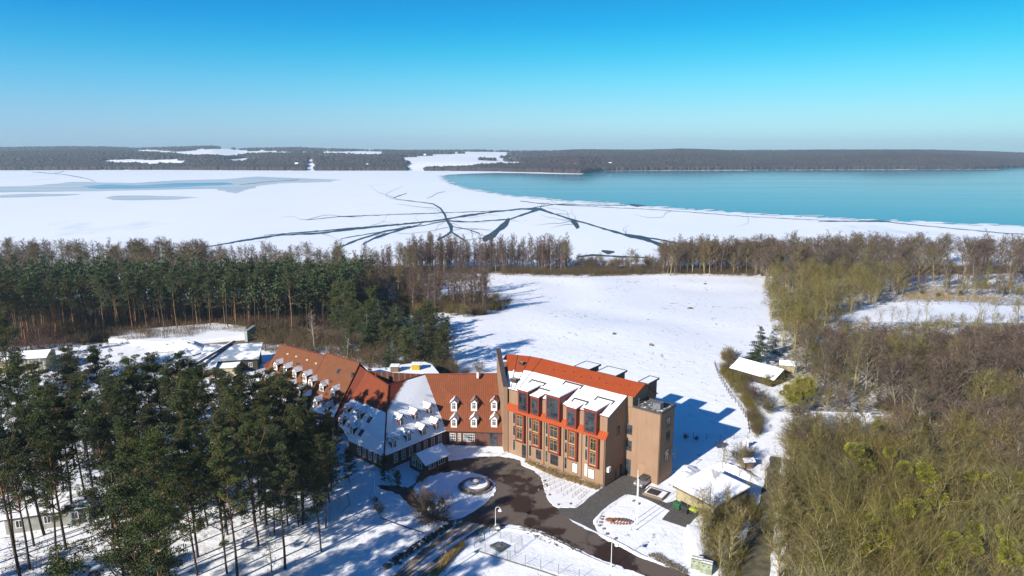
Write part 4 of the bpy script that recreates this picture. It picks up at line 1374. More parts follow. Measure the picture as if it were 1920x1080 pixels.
# ------------------------------------------------------------------ building materials
M['beige'] = mat('beige_render', (0.305, 0.19, 0.115), (0.265, 0.165, 0.10), .35, .85, .15, 8, 'obj', spec=.2, lo=.2, hi=.8)
g = N('beige_render_weathered')
q_ = g.co('obj')
st_ = g.noise(g.co('obj', (2.2, 2.2, .12)), 1.0, 5, .65)
lo_ = g.noise(q_, .3, 4, .6)
gr_ = g.noise(q_, 9.0, 4, .7)
c_ = g.mix(g.rng(lo_, .3, .7), (0.285, 0.180, 0.112), (0.245, 0.155, 0.097))
c_ = g.mix(g.rng(st_, .48, .72, 0, .38), c_, (0.16, 0.103, 0.07))
c_ = g.mix(g.rng(gr_, .5, .8, 0, .22), c_, (0.30, 0.20, 0.13))
g.bump(gr_, .2, .02)
M['beige'] = g.out(c_, .85, .2)
M['red'] = mat('oxide_red_panels', (0.25, 0.042, 0.028), (0.20, 0.033, 0.022), .8, .55, .05, 6, spec=.3)
M['pipe'] = mat('red_brown_downpipe', (0.16, 0.05, 0.03), None)
M['yellow'] = mat('yellow_frame', (0.50, 0.30, 0.05), (0.42, 0.25, 0.045), 2, .5)
M['white'] = mat('white_frame', (0.80, 0.79, 0.75), (0.70, 0.69, 0.65), 3, .5)
M['cream'] = mat('cream_stone', (0.52, 0.44, 0.27), (0.42, 0.35, 0.21), 1.5, .8)
M['dark'] = mat('dark_sheet_metal', (0.06, 0.05, 0.05), (0.10, 0.085, 0.08), 2, .5)
M['greysheet'] = mat('zinc_sheet', (0.20, 0.20, 0.21), (0.28, 0.28, 0.29), 1.5, .4, metal=.3)
M['wood'] = mat('weathered_wood', (0.19, 0.13, 0.08), (0.28, 0.20, 0.13), 3, .85, .2, 12)
M['darkwood'] = mat('dark_wood', (0.045, 0.035, 0.028), (0.08, 0.06, 0.045), 3, .85)
M['brick'] = brick_mat('red_brick', (0.19, 0.055, 0.03), (0.13, 0.036, 0.022), (0.20, 0.15, 0.12))
M['orange_tile'] = roof_mat('orange_metal_tiles', (0.50, 0.094, 0.024), (0.43, 0.080, 0.020), None, rows=False, cols=.5)
M['orange_snow'] = roof_mat('orange_tiles_with_snow', (0.50, 0.094, 0.024), (0.43, 0.080, 0.020), 6.6, .12, rows=False, wob=.35, cols=.5)
M['orange_snow2'] = roof_mat('orange_tiles_thin_snow', (0.50, 0.094, 0.024), (0.43, 0.080, 0.020), 5.6, .3, rows=False, wob=1.2, cols=.42)
M['tileA'] = roof_mat('brown_red_tiles_snowy_eaves', (0.245, 0.092, 0.038), (0.19, 0.072, 0.030), 4.4, 1.4, wob=3.2, xcut=(16, .10))
M['tileB'] = roof_mat('brick_red_tiles', (0.22, 0.055, 0.025), (0.17, 0.042, 0.02), None)
M['tileB1'] = roof_mat('snow_covered_tiles_left_face', (0.30, 0.07, 0.025), (0.23, 0.055, 0.022), 8.0, .3, wob=.7, cover=.35)
M['tileB2'] = roof_mat('snow_covered_tiles_right_face', (0.22, 0.05, 0.025), (0.17, 0.04, 0.02), 10.0, .7, wob=1.6, cover=.95, xcut=(8.0, .62))
M['tileC'] = roof_mat('red_tiles_in_columns', (0.29, 0.088, 0.036), (0.225, 0.068, 0.029), None, rows=False, cols=.40)


def glass_mat(name, a, b, rough=.08):
    g = N(name)
    c = g.co('obj')
    oi = g.n('ShaderNodeObjectInfo')
    col = g.mix(g.rng(g.noise(c, .9, 2), .4, .6), a, b)
    hs = g.n('ShaderNodeHueSaturation')
    g.l(col, hs.inputs['Color'])
    g.l(g.rng(oi.outputs['Random'], 0, 1, .6, 1.7), hs.inputs['Value'])
    return g.out(hs.outputs[0], rough, .6)


M['glass'] = glass_mat('window_glass', (0.018, 0.022, 0.028), (0.05, 0.055, 0.06))
M['blind'] = mat('pale_blind', (0.75, 0.78, 0.74), (0.68, 0.72, 0.66), 2, .5)  # pale blind behind some of the panes


def window(parent, u0, u1, z0, z1, w_, mf, nx=1, ny=1, bar=.07, out=-1, T=None, glass=None, dep=.06, fr=None, rows=None):
    """framed window in the plane y = w_, seen from -y (out=-1); T maps to the parent's space"""
    fr = fr or bar
    y0, y1 = (w_ - dep, w_) if out < 0 else (w_, w_ + dep)
    m = MB()
    m.box(u0, u0 + fr, y0, y1, z0, z1); m.box(u1 - fr, u1, y0, y1, z0, z1)
    m.box(u0 + fr, u1 - fr, y0, y1, z0, z0 + fr); m.box(u0 + fr, u1 - fr, y0, y1, z1 - fr, z1)
    yi0, yi1 = (y0 + .01, y1) if out < 0 else (y0, y1 - .01)
    zs = rows or [z0 + (z1 - z0) * i / ny for i in range(1, ny)]
    for i in range(1, nx):
        x = u0 + (u1 - u0) * i / nx
        m.box(x - bar * .4, x + bar * .4, yi0, yi1, z0 + fr, z1 - fr)
    for z in zs:
        m.box(u0 + fr, u1 - fr, yi0 + .004, yi1, z - bar * .4, z + bar * .4)
    o = m.build('window', mf, parent, M=T)
    p = MB()
    yp = (w_ - dep * .35, w_ - .005) if out < 0 else (w_ + .005, w_ + dep * .35)
    p.box(u0 + fr * .5, u1 - fr * .5, yp[0], yp[1], z0 + fr * .5, z1 - fr * .5)
    p.build('pane', glass or M['glass'], o, M=T)
    return o


# ================================================================== modern wing
O_ = Vector((-0.87, 127.89, 0)); HX = Vector((.770, -.638, 0)); HN = Vector((.638, .770, 0))
hotel = empty('modern_hotel_wing', O_, math.atan2(-.638, .770), 'beige four storey hotel wing with orange roof, red oriels and flat topped tower', 'building')
HM = Matrix.Translation(O_) @ Matrix.Rotation(math.atan2(-.638, .770), 4, 'Z')
HI = HM.inverted()


def toL(p): return HI @ Vector(p)


RZ = 17.0
R_ = [toL(at(*z2(*p), RZ)) for p in ((632, 90), (710, 95), (798, 104), (880, 119))] + [Vector((24.3, 10.9, RZ))]
E_ = [Vector((-.25, .35, 13.45)), Vector((.5, .38, 13.45)), Vector((1.3, .40, 13.45)), Vector((2.1, .40, 13.45)), Vector((22.95, .40, 13.45))]
LWd = (toL((-1.97, 140.5, 0)) - toL((-.87, 127.9, 0)))
LWd.z = 0; LWd.normalize()
back_l = LWd * 17.5
plan = [(0, 0), (22.7, 0), (22.7, 6.93), (24.0, 6.93), (24.0, 15.8), (back_l.x + 2, 15.8), (back_l.x, back_l.y)]
m = MB(); m.prism(plan, 0, 9.45)
plan2 = [(0, .5), (22.7, .5), (22.7, 6.93), (24.0, 6.93), (24.0, 15.8), (back_l.x + 2, 15.8), (back_l.x, back_l.y)]
m.prism(plan2, 9.45, 13.38, bottom=False)
k_ = (RZ - 13.45) / (10.9 - .4)


def rz(w_): return 13.45 + (w_ - .4) * k_ - .12


m.face([(22.7, .5, 13.3), (22.7, 6.93, 13.3), (22.7, 6.93, rz(6.93)), (22.7, .5, rz(.5))])
m.face([(22.7, 6.93, 13.3), (24.0, 6.93, 13.3), (24.0, 6.93, rz(6.93)), (22.7, 6.93, rz(6.93))])
m.face([(24.0, 6.93, 13.3), (24.0, 15.8, 13.3), (24.0, 15.8, 14.2), (24.0, 10.9, RZ - .1), (24.0, 6.93, rz(6.93))])
m.build('wall', M['beige'], hotel)
m = MB()
m.prism([(24.003, 6.93), (29.8, 6.93), (29.8, 12.2), (24.003, 12.2)], 0, 13.55)
m.build('stair_tower', M['beige'], hotel)
m = MB()
for a in ((24.1, 29.95, 6.78, 7.03), (24.1, 29.95, 12.1, 12.35), (29.7, 29.95, 7.03, 12.1), (24.1, 24.35, 7.03, 12.1)): m.box(*a, 13.552, 13.95)
m.build('parapet', M['dark'], hotel)
m = MB(); m.box(24.35, 29.7, 7.03, 12.1, 13.56, 13.62); m.build('tower_roof', mat('gravel_roof_with_snow', (0.16, 0.15, 0.12), (0.75, 0.77, 0.80), 1.1, .9, .3, 5, lo=.52, hi=.6), hotel)
m = MB(); m.box(27.2, 28.7, 8.6, 9.9, 13.62, 14.75); m.box(27.1, 28.8, 8.5, 10.0, 14.75, 14.83)
m.build('ventilation_unit', M['greysheet'], hotel)
m = MB(); m.tube((24.9, 7.6, 13.6), (24.9, 7.6, 15.3), .05); m.tube((25.5, 8.0, 13.6), (25.5, 8.0, 14.3), .09); m.tube((26.3, 9.4, 13.6), (26.3, 9.4, 14.1), .12)
m.build('vent_pipe', M['greysheet'], hotel)
for k, (y0, y1, z0, z1_) in enumerate([(9.2, 10.6, 10.4, 12.2), (9.2, 10.6, 7.0, 9.4), (9.2, 10.6, 3.6, 6.0)]):
    T = Matrix(((0, -1, 0, 29.8), (1, 0, 0, 0), (0, 0, 1, 0), (0, 0, 0, 1)))
    window(hotel, y0, y1, z0, z1_, 0, M['dark'], 2, 1, T=T)
m = MB(); m.tube((29.8, 11.2, 4.6), (30.9, 11.2, 5.0), .06); m.tube((30.9, 11.2, 5.0), (30.9, 11.2, 3.9), .06)
m.build('bracket', M['dark'], hotel)

# roof planes
for i in range(4):
    a, b, c, d = E_[i], E_[i + 1], R_[i + 1], R_[i]
    m = MB()
    if i == 3: m.slab([a, b + Vector((0, 0, 0)), Vector((22.95, 6.98, rz(6.98) + .12)), Vector((24.35, 6.98, rz(6.98) + .12)), d.lerp(c, 1), d], .14)
    else:
        m.slab([a, b, c], .14); m.slab([a, c, d], .14)
    m.build('roof', M['orange_snow'] if i >= 2 else M['orange_snow2'], hotel)
    if i:
        s_ = MB(); s_.tube(a + Vector((0, 0, .02)), d + Vector((0, 0, .02)), .07, n=5); s_.build('seam', M['dark'], hotel)
# rear roof
bk = [Vector((back_l.x + .5, back_l.y - .2, 14.2)), Vector((-8, 16.2, 13.6)), Vector((-3, 16.2, 13.6)), Vector((1, 16.2, 13.6)), Vector((24.35, 16.2, 13.6))]
for i in range(4):
    m = MB(); m.slab([R_[i], R_[i + 1], bk[i + 1]], .14); m.slab([R_[i], bk[i + 1], bk[i]], .14)
    m.build('roof', M['orange_tile'], hotel)
for pa, pb in (((1095, 178), (1190, 195)), ((1262, 210), (1385, 235)), ((1540, 290), (1640, 318))):
    a = toL(at(*z2(*pa), 16.9)); b = toL(at(*z2(*pb), 16.9))
    a.x, b.x = a.x - .1, min(b.x, 24.1)
    m = MB(); m.box(a.x, b.x, 12.6, 15.9, 13.0, 16.45); o = m.build('rear_dormer', M['dark'], hotel)
    m = MB(); m.box(a.x - .25, b.x + .25, 11.9, 16.3, 16.45, 16.58); m.build('dormer_cap', M['dark'], o)
    m = MB(); m.box(a.x - .17, b.x + .17, 11.98, 16.2, 16.585, 16.7); m.build('snow_cap', M['snow'], o)
    m = MB(); m.box(a.x - .27, b.x + .27, 11.85, 11.95, 16.46, 16.78); m.box(a.x - .27, b.x + .27, 16.25, 16.38, 16.46, 16.78); m.box(b.x + .2, b.x + .33, 11.95, 16.25, 16.46, 16.78); m.box(a.x - .33, a.x - .2, 11.95, 16.25, 16.46, 16.78); m.build('rim', M['dark'], o)
# fire wall at the left end
pw = [(-.2, .2), (LWd.x * 12.6 - .2, LWd.y * 11.7)]
nl_ = Vector((-LWd.y, LWd.x, 0)) * .75
m = MB()
A0 = Vector((pw[0][0], pw[0][1], 0)); B0 = Vector((pw[1][0], pw[1][1], 0))
for off in (0,):
    P_ = [A0, B0, B0 + nl_, A0 + nl_]
    m.face([A0, B0, B0 + Vector((0, 0, 18.0)), A0 + Vector((0, 0, 13.9))])
    q = [p for p in P_]
    m.face([A0 + nl_, A0 + nl_ + Vector((0, 0, 13.9)), B0 + nl_ + Vector((0, 0, 18.0)), B0 + nl_])
    m.face([A0, A0 + Vector((0, 0, 13.9)), A0 + nl_ + Vector((0, 0, 13.9)), A0 + nl_])
    m.face([B0, B0 + nl_, B0 + nl_ + Vector((0, 0, 18.0)), B0 + Vector((0, 0, 18.0))])
    m.face([A0 + Vector((0, 0, 13.9)), B0 + Vector((0, 0, 18.0)), B0 + nl_ + Vector((0, 0, 18.0)), A0 + nl_ + Vector((0, 0, 13.9))])
m.build('fire_wall', M['beige'], hotel)
m = MB()
ov = nl_ * .15
m.slab([A0 - ov - LWd * .2 + Vector((0, 0, 13.98)), B0 - ov + LWd * .1 + Vector((0, 0, 18.1)), B0 + nl_ + ov + LWd * .1 + Vector((0, 0, 18.1)), A0 + nl_ + ov - LWd * .2 + Vector((0, 0, 13.98))], .1)
m.build('wall_capping', M['dark'], hotel)
# skylights in the left roof
for p, s_ in (((740, 158), .55), ((690, 275), .8)):
    c = on_plane(*z2(*p), HM @ R_[1], (HM.to_3x3() @ (R_[3] - R_[1]).cross(E_[2] - R_[1])).normalized())
    c = toL(c)
    m = MB(); m.box(c.x - s_, c.x + s_, c.y - s_ * .7, c.y + s_ * .7, c.z - .4, c.z + .45); o = m.build('skylight', M['darkwood'], hotel)
    m = MB(); m.box(c.x - s_ * .7, c.x + s_ * .7, c.y - s_ * .45, c.y + s_ * .45, c.z + .455, c.z + .5); m.build('pane', mat('pale_skylight_glass', (.42, .36, .28), None, rough=.2), o)
rr = random.Random(3)
for k in range(9):
    u = 5 + k * 2.1 + rr.uniform(-.4, .4); w_ = 8.4 + (k % 3) * .4
    m = MB(); m.box(u, u + .22, w_, w_ + .16, rz(w_) + .0, rz(w_) + .28); m.build('roof_hook', M['red'], hotel)

# pent roof band
m = MB(); m.slab([(-.1, -.55, 9.25), (23.0, -.55, 9.25), (23.0, .5, 10.45), (-.1, .5, 10.45)], .12); m.build('pent_roof', M['orange_tile'], hotel)
# oriels
OR = [(2.45, 4.65), (6.5, 8.6), (10.5, 13.1), (14.95, 17.0), (19.5, 21.6)]
for a, b in OR:
    m = MB(); m.box(a, b, -.62, -.002, 3.5, 9.2); m.box(a - .05, b + .05, -.68, -.003, 3.42, 3.5)
    o = m.build('oriel', M['red'], hotel)
    for z0, z1_ in ((6.75, 9.0), (4.0, 6.3)):
        window(o, a + .42, b - .38, z0, z1_, -.62, M['yellow'], 2, 1, .075, rows=[z0 + (z1_ - z0) * .68])
    m = MB(); m.box(a + .35, b - .3, -.76, -.685, 6.62, 6.74); m.box(a + .35, b - .3, -.76, -.685, 3.88, 3.99)
    m.build('sill', M['cream'], o)
    # side strip of windows
    for z0, z1_ in ((.9, 3.35), (4.05, 6.3), (6.6, 9.0)):
        window(hotel, a - 1.08, a - .42, z0, z1_, -.001, M['cream'], 1, 1, .07, glass=M['blind'] if (a > 19 and z0 < 1) else None)
for u0, u1, z0, z1_, gl, nx in ((7.2, 8.45, .95, 2.8, None, 2), (10.65, 12.5, .9, 2.95, None, 3), (15.7, 16.9, .8, 2.72, M['blind'], 1), (19.2, 20.55, .8, 2.7, M['blind'], 1)):
    window(hotel, u0, u1, z0, z1_, -.001, M['dark'], nx, 1, .08, glass=gl)
window(hotel, 3.7, 4.75, .05, 2.86, -.001, M['dark'], 1, 2, .1).name = 'door'
# boxes above
BX = [(3.1, 5.6, 9.85, 14.35, 2), (6.2, 8.2, 9.95, 13.8, 2), (9.9, 13.0, 10.1, 15.0, 2), (14.6, 16.75, 9.75, 13.75, 2), (18.4, 21.1, 9.75, 14.4, 2)]
for a, b, z0, z1_, nx in BX:
    wb = .4 + (z1_ - 13.45) / k_ + .35
    m = MB()
    m.box(a, b, -.6, .7, z0, z1_ - .25)
    # cheeks following the roof
    for uu in (a, b):
        s0, s1 = (uu, uu + .12) if uu == a else (uu - .12, uu)
        for q in (s0, s1):
            m.face([(q, .7, 12.9), (q, wb, z1_ - .25), (q, .7, z1_ - .25)])
    o = m.build('roof_window_box', M['red'], hotel)
    m = MB(); m.slab([(a - .15, -.8, z1_ - .02), (b + .15, -.8, z1_ - .02), (b + .15, wb + .15, z1_ + .16), (a - .15, wb + .15, z1_ + .16)], .2); m.build('fascia', M['red'], o)
    m = MB(); m.slab([(a - .1, -.74, z1_ + .09), (b + .1, -.74, z1_ + .09), (b + .1, wb + .1, z1_ + .27), (a - .1, wb + .1, z1_ + .27)], .1); m.build('snow_cap', M['snow'], o)
    window(o, a + .28, b - .28, z0 + .35, z1_ - .5, -.6, M['dark'], nx, 1, .09, rows=[z0 + .35 + (z1_ - z0 - .85) * .32, z0 + .35 + (z1_ - z0 - .85) * .78])
    wt = wb + .75
    zt = rz(wt) + .2
    m = MB()
    m.slab([(a - .5, wt - .05, zt - .02), (b + .7, wt - .05, zt - .02), (b + .7, wt + .25, zt + .1), (a - .5, wt + .25, zt + .1)], .12)
    for uu in (a - .5, b + .4):
        m.slab([(uu, wt - .9, zt - .3), (uu + .25, wt - .9, zt - .3), (uu + .25, wt - .055, zt - .02), (uu, wt - .055, zt - .02)], .1)
    m.build('roof_gutter', M['dark'], o)
for u in (.18, 5.1, 9.15, 13.75, 17.75, 22.55):
    m = MB(); m.tube((u, -.09, 0), (u, -.09, 9.3), .055, n=6); m.build('downpipe', M['pipe'], hotel)
m = MB(); m.tube((29.7, 6.86, 0), (29.7, 6.86, 13.5), .05, n=6); m.build('downpipe', M['pipe'], hotel)
m = MB(); m.tube((-.1, .25, 13.36), (22.95, .25, 13.36), .09, n=6); m.build('gutter', M['pipe'], hotel)
for u in (6.5, 10.6, 15.2, 19.0):
    m = MB(); m.box(u, u + 1.7, -.75, -.003, 0, .38); m.build('light_well', M['cream'], hotel)
# gable side
T = Matrix(((0, -1, 0, 22.7), (1, 0, 0, 0), (0, 0, 1, 0), (0, 0, 0, 1)))
window(hotel, 3.9, 4.8, 8.6, 10.4, 0, M['dark'], 2, 1, T=T)
window(hotel, 3.6, 4.2, .1, 2.4, 0, M['dark'], 1, 1, T=T)
window(hotel, 5.3, 6.1, .1, 2.4, 0, M['dark'], 1, 1, T=T)
m = MB(); m.box(22.703, 23.15, .7, 1.5, 2.7, 3.6); m.build('air_conditioner', M['white'], hotel)
for z0, z1_ in ((8.1, 10.0), (4.9, 6.9)): window(hotel, 22.95, 24.15, z0, z1_, 6.929, M['dark'], 2, 1)
window(hotel, 22.95, 24.1, .1, 3.2, 6.929, M['dark'], 1, 2).name = 'door'
m = MB(); m.box(25.6, 27.0, 6.915, 6.929, .9, 3.0); m.build('wall_panel', mat('darker_beige_panel', (0.37, 0.23, 0.14), None), hotel)

# ================================================================== brick hotel
BO = Vector((-22, 130, 0))
old = empty('brick_hotel', BO, 0, 'long red brick hotel with steep tiled roofs and rows of white dormers', 'building')
BT = Matrix.Translation(-BO)
V3 = Vector


def build_w(mb, name, m_, parent, smooth=False): return mb.build(name, m_, parent, smooth, M=BT)


K = V3((-23.98, 118.94, 3.3))
# planes: (point, normal)
CE0, CE1 = V3((-13.4, 130.9, 3.3)), V3((-.9, 129.9, 3.3))
CRL, CRR = V3((-18.6, 139.0, 12.7)), V3((-1.6, 139.4, 12.7))
AP = V3((-25.2, 132.2, 12.7))
B2E = V3((-13.3, 131.1, 3.3))
nB2 = (B2E - K).cross(AP - K).normalized()
if nB2.z < 0: nB2 = -nB2
B1E = V3((-32.0, 125.8, 3.3))
nB1 = (B1E - K).cross(AP - K).normalized()
if nB1.z < 0: nB1 = -nB1
eA = V3((.82, -.572, 0)); iA = V3((.572, .82, 0))
EA = V3((-37.4, 135.0, 4.0)); slA = 9.7 / 8.6
nA = eA.cross(iA + V3((0, 0, slA))).normalized()
if nA.z < 0: nA = -nA
nC = (CE1 - CE0).cross(CRL - CE0).normalized()
if nC.z < 0: nC = -nC


def onB1(a, b): return on_plane(*z1(a, b), K, nB1)
def onB2(a, b): return on_plane(*z1(a, b), K, nB2)
def onA(a, b): return on_plane(*z1(a, b), EA, nA)
def onC(a, b): return on_plane(*z2(a, b), CE0, nC)


# uv: u along the eave, v up the slope from the eave
def slope_uv(P, p0, n):
    h = V3((0, 0, 1)).cross(n).normalized()
    up = n.cross(h)
    return [((q - p0).dot(h), (q - p0).dot(up)) for q in P]


def roof(P, p0, n, m_, name='roof', th=.18):
    mb = MB()
    Vv = [V3(p) for p in P]
    nn_ = (Vv[1] - Vv[0]).cross(Vv[2] - Vv[0])
    if nn_.z < 0: Vv = Vv[::-1]
    mb.slab(Vv, th, 0, 0, slope_uv(Vv, p0, n))
    return build_w(mb, name, m_, old)


A_lr = onA(716, 643); A_rr = onA(905, 243); A_m1 = onA(632, 200); A_m2 = onA(665, 172)
A_ll = A_lr - eA * 27.5; A_rl = onA(330, 97)
A_up = nA * .0
A_mid_e = A_m2 - (iA + V3((0, 0, slA))) * ((A_m2.z - A_lr.z) / slA)
UVN = EA - eA * 8
# section 2 slightly proud
dz = V3((0, 0, .35))
roof([A_mid_e + dz, A_lr + dz, A_rr + dz, A_m2 + dz], UVN, nA, M['tileA'])
A_m1b = A_m2 - eA * .0
ridge_l = V3((A_rl.x, A_rl.y, A_rl.z))
r1end = A_m2 - (iA + V3((0, 0, slA))) * ((A_m2.z - A_rl.z) / slA)
roof([A_ll, A_mid_e - eA * .02, r1end - eA * .02, ridge_l], UVN, nA, M['tileA'])
# rear slopes
for a, b, z in ((ridge_l, r1end, 0), (A_m2 + dz, A_rr + dz, 0)):
    mb = MB(); mb.slab([a, b, b + iA * 8.5 - V3((0, 0, 9.4)), a + iA * 8.5 - V3((0, 0, 9.4))], .15); build_w(mb, 'roof', M['tileB'], old)
# verge boards
for a, b in ((A_lr + dz, A_rr + dz), (A_mid_e + dz, A_m2 + dz)):
    mb = MB(); mb.tube(a + V3((0, 0, -.05)), b + V3((0, 0, -.05)), .09, n=6); build_w(mb, 'verge_board', M['tileB'], old)
for a, b in ((ridge_l, r1end), (A_m2 + dz, A_rr + dz)):
    mb = MB(); mb.tube(a, b, .16, n=6); build_w(mb, 'ridge', M['tileB'], old)
# wing A walls
ins = iA * .5
mb = MB()
wa, wb_ = A_ll + ins + eA * .3, A_lr + ins - eA * .3
wd = iA * 15.6
mb.prism([(p.x, p.y) for p in (wa, wb_, wb_ + wd, wa + wd)], 0, A_lr.z + .1)
for q, r_top, dd in ((wb_, A_rr, -.3), (wa, ridge_l, .3)):
    top = V3((r_top.x, r_top.y, r_top.z + (.15 if dd < 0 else -.2))) + eA * dd
    mb.face([V3((q.x, q.y, A_lr.z)), V3((q.x, q.y, A_lr.z)) + wd, top])
build_w(mb, 'wall', M['brick'], old)

# B faces
B_a = onB1(830, 800); B_b = onB1(747, 652); B_c = onB1(955, 293)
B_c = V3((B_c.x, B_c.y, B_c.z))
roof([K, AP, B_c, B_b, B_a], K, nB1, M['tileB1'])
nB0 = (A_lr - B_b).cross(B_c - B_b).normalized()
if nB0.z < 0: nB0 = -nB0
mb = MB(); mb.slab([B_b, A_lr - V3((0, 0, .1)), B_c], .12); mb.slab([A_lr - V3((0, 0, .1)), A_rr - V3((0, 0, .4)), B_c], .12); build_w(mb, 'roof', M['tileB'], old)
CV = CRL
roof([K, B2E, CV, AP], K, nB2, M['tileB2'])
mb = MB(); mb.tube(K + V3((0, 0, .05)), AP + V3((0, 0, .05)), .15, n=6); build_w(mb, 'hip_ridge', M['tileB'], old)
mb = MB(); mb.tube(AP, CV, .15, n=6); mb.tube(AP, B_c, .15, n=6); build_w(mb, 'ridge', M['tileB'], old)
# back of B
mb = MB(); bb1 = B_c + V3((5, 9, -8)); bb2 = CV + V3((1, 9, -9)); mb.slab([B_c, AP, bb2], .15); mb.slab([B_c, bb2, bb1], .15); mb.slab([AP, CV, bb2], .15); build_w(mb, 'roof', M['tileB'], old)
mb = MB(); mb.face([B_c, B_c - V3((0, 0, 9)), CV - V3((0, 0, 9)), CV]); build_w(mb, 'wall', M['brick'], old)
roof([CE0, CE1, CRR, CRL], CE0, nC, M['tileC'])
mb = MB(); mb.slab([CRL, CRR, CRR + V3((0, 8.5, -9)), CRL + V3((0, 8.5, -9))], .15); build_w(mb, 'roof', M['tileB'], old)
mb = MB(); mb.tube(CRL, CRR, .16, n=6); build_w(mb, 'ridge', M['tileC'], old)
mb = MB(); mb.tube(CE0 + V3((0, -.05, -.05)), CE1 + V3((0, -.05, -.05)), .08, n=6); build_w(mb, 'gutter', M['dark'], old)
# walls of B and C
def inset(a, b, d):
    t = (b - a); t.z = 0; t.normalize()
    return V3((-t.y, t.x, 0)) * d


mb = MB()
pc = [(-32.6, 127.2), (-31.4, 126.2), (-23.95, 119.8), (-13.6, 131.5), (-1.2, 130.5), (-1.2, 147), (-20, 147), (-33, 139)]
mb.prism(pc, 0, 3.35)
build_w(mb, 'wall', M['brick'], old)


def frame_T(p, xdir):
    """matrix mapping local x -> xdir, y -> inward, z up, at p; then into the building's space"""
    x = V3(xdir); x.z = 0; x.normalize()
    y = V3((0, 0, 1)).cross(x)
    return BT @ Matrix(((x.x, y.x, 0, p.x), (x.y, y.y, 0, p.y), (0, 0, 1, p.z), (0, 0, 0, 1)))


def dormer(p, xdir, slope, wd=1.25, ht=1.75, m_roof=None, snow=True, face=None, peak=.62):
    T = frame_T(p, xdir)
    h = wd / 2
    tp = ht + peak
    L1 = ht / slope; L2 = tp / slope
    mb = MB()
    mb.face([(-h, 0, -.25), (h, 0, -.25), (h, 0, ht), (0, 0, tp - .05), (-h, 0, ht)], 0)
    for s in (-h, h):
        mb.face([(s, 0, -.25), (s, L1 + .1, ht), (s, 0, ht)], 1)
    body = mb.build('dormer', [M['white'], face or M['tileB']], old, M=T)
    # horizontal soffit shadow line is the real overhang of the little roof
    o = .32
    for s in (-1, 1):
        r = MB()
        r.slab([(0, -.28, tp + .06), (s * (h + o), -.28, ht - o * .7), (s * (h + o), L1 + .15 - o * .5, ht - o * .7), (0, L2 + .25, tp + .06)], .09, 0, 1)
        r.build('dormer_roof', [m_roof or M['snow'], M['tileB']], body, M=T)
    window(body, -h + .2, h - .2, .15, ht - .12, -.002, M['white'], 2, 1, .09, T=T, rows=[.15 + (ht - .27) * .62])
    return body


M['dsnow'] = mat('thin_snow_on_tiles', (0.80, 0.81, 0.83), (0.42, 0.24, 0.17), 1.3, .7, .3, 4, lo=.52, hi=.66)
M['dtile'] = mat('dormer_tiles_trace_of_snow', (0.32, 0.14, 0.09), (0.75, 0.74, 0.74), 1.5, .7, .3, 4, lo=.5, hi=.62)
tC = 9.4 / 8.6
for a, b in ((265, 480), (405, 478), (545, 476), (265, 597), (404, 595), (545, 594)):
    dormer(onC(a, b), CE1 - CE0, tC, m_roof=M['dtile'] if b < 500 and a > 300 else M['dsnow'])
xB2 = B2E - K; xB1 = K - B1E
sB = 9.4 / 9.3
for a, b in ((1212, 688), (1318, 648), (1418, 606), (1158, 850), (1264, 803), (1372, 760), (1470, 715)):
    dormer(onB2(a, b), xB2, sB, m_roof=M['dsnow'])
for a, b in ((803, 610), (897, 645), (843, 752), (768, 690)):
    dormer(onB1(a, b), xB1, sB, m_roof=M['dsnow'])
for a, b in ((297, 290), (366, 317), (434, 344), (507, 372), (549, 415), (630, 448), (712, 484), (166, 360), (232, 388), (318, 420), (392, 440), (462, 470), (508, 522), (586, 560), (664, 600)):
    p = onA(a, b)
    dormer(p + V3((0, 0, .2)), eA, slA, wd=1.3, ht=1.7, m_roof=M['dsnow'])
for a, b in ((975, 645), (915, 740)):
    p = onB1(a, b)
    T = frame_T(p, xB1) @ Matrix.Rotation(math.atan(sB), 4, 'X')
    mb = MB(); mb.box(-.45, .45, -.7, .7, -.05, .12); o = mb.build('skylight', M['dark'], old, M=T)
    mb = MB(); mb.box(-.35, .35, -.6, .6, .122, .14); mb.build('pane', M['glass'], o, M=T)
for a, b in ((752, 305),):
    T = frame_T(onA(a, b) + dz, eA) @ Matrix.Rotation(math.atan(slA), 4, 'X')
    mb = MB(); mb.box(-.4, .4, -.6, .6, -.05, .1); o = mb.build('skylight', M['dark'], old, M=T)
    mb = MB(); mb.box(-.3, .3, -.5, .5, .102, .12); mb.build('pane', M['glass'], o, M=T)
for a, b in ((385, 170), (447, 188), (525, 213), (590, 238)):
    T = frame_T(onA(a, b), eA) @ Matrix.Rotation(math.atan(slA), 4, 'X')
    mb = MB(); mb.box(-.35, .35, -.2, .2, -.05, .12); mb.build('roof_vent', M['cream'], old, M=T)
for p, n_ in ((onC(430, 240), 0), (onA(850, 340) + dz, 1), (onB1(1022, 330), 2)):
    mb = MB()
    mb.box(p.x - .2, p.x + .2, p.y - .2, p.y + .2, p.z - .5, p.z + .75); build_w(mb, 'chimney_pot', [M['white'], M['dark'], M['tileB']][n_], old)


def wall_windows(p0, p1, n_, z0, z1_, wd, start=.1, stop=.95, mat_=None, push=.0):
    d = (p1 - p0); L = d.length; d.normalize()
    for k in range(n_):
        t = L * (start + (stop - start) * (k + .5) / n_)
        T = frame_T(p0 + d * t, d)
        window(old, -wd / 2, wd / 2, z0, z1_, -.003 - push, mat_ or M['white'], 2, 1, .09, T=T, rows=[z0 + (z1_ - z0) * .4, z0 + (z1_ - z0) * .7])


def G3(x, y): return V3((x, y, 0))


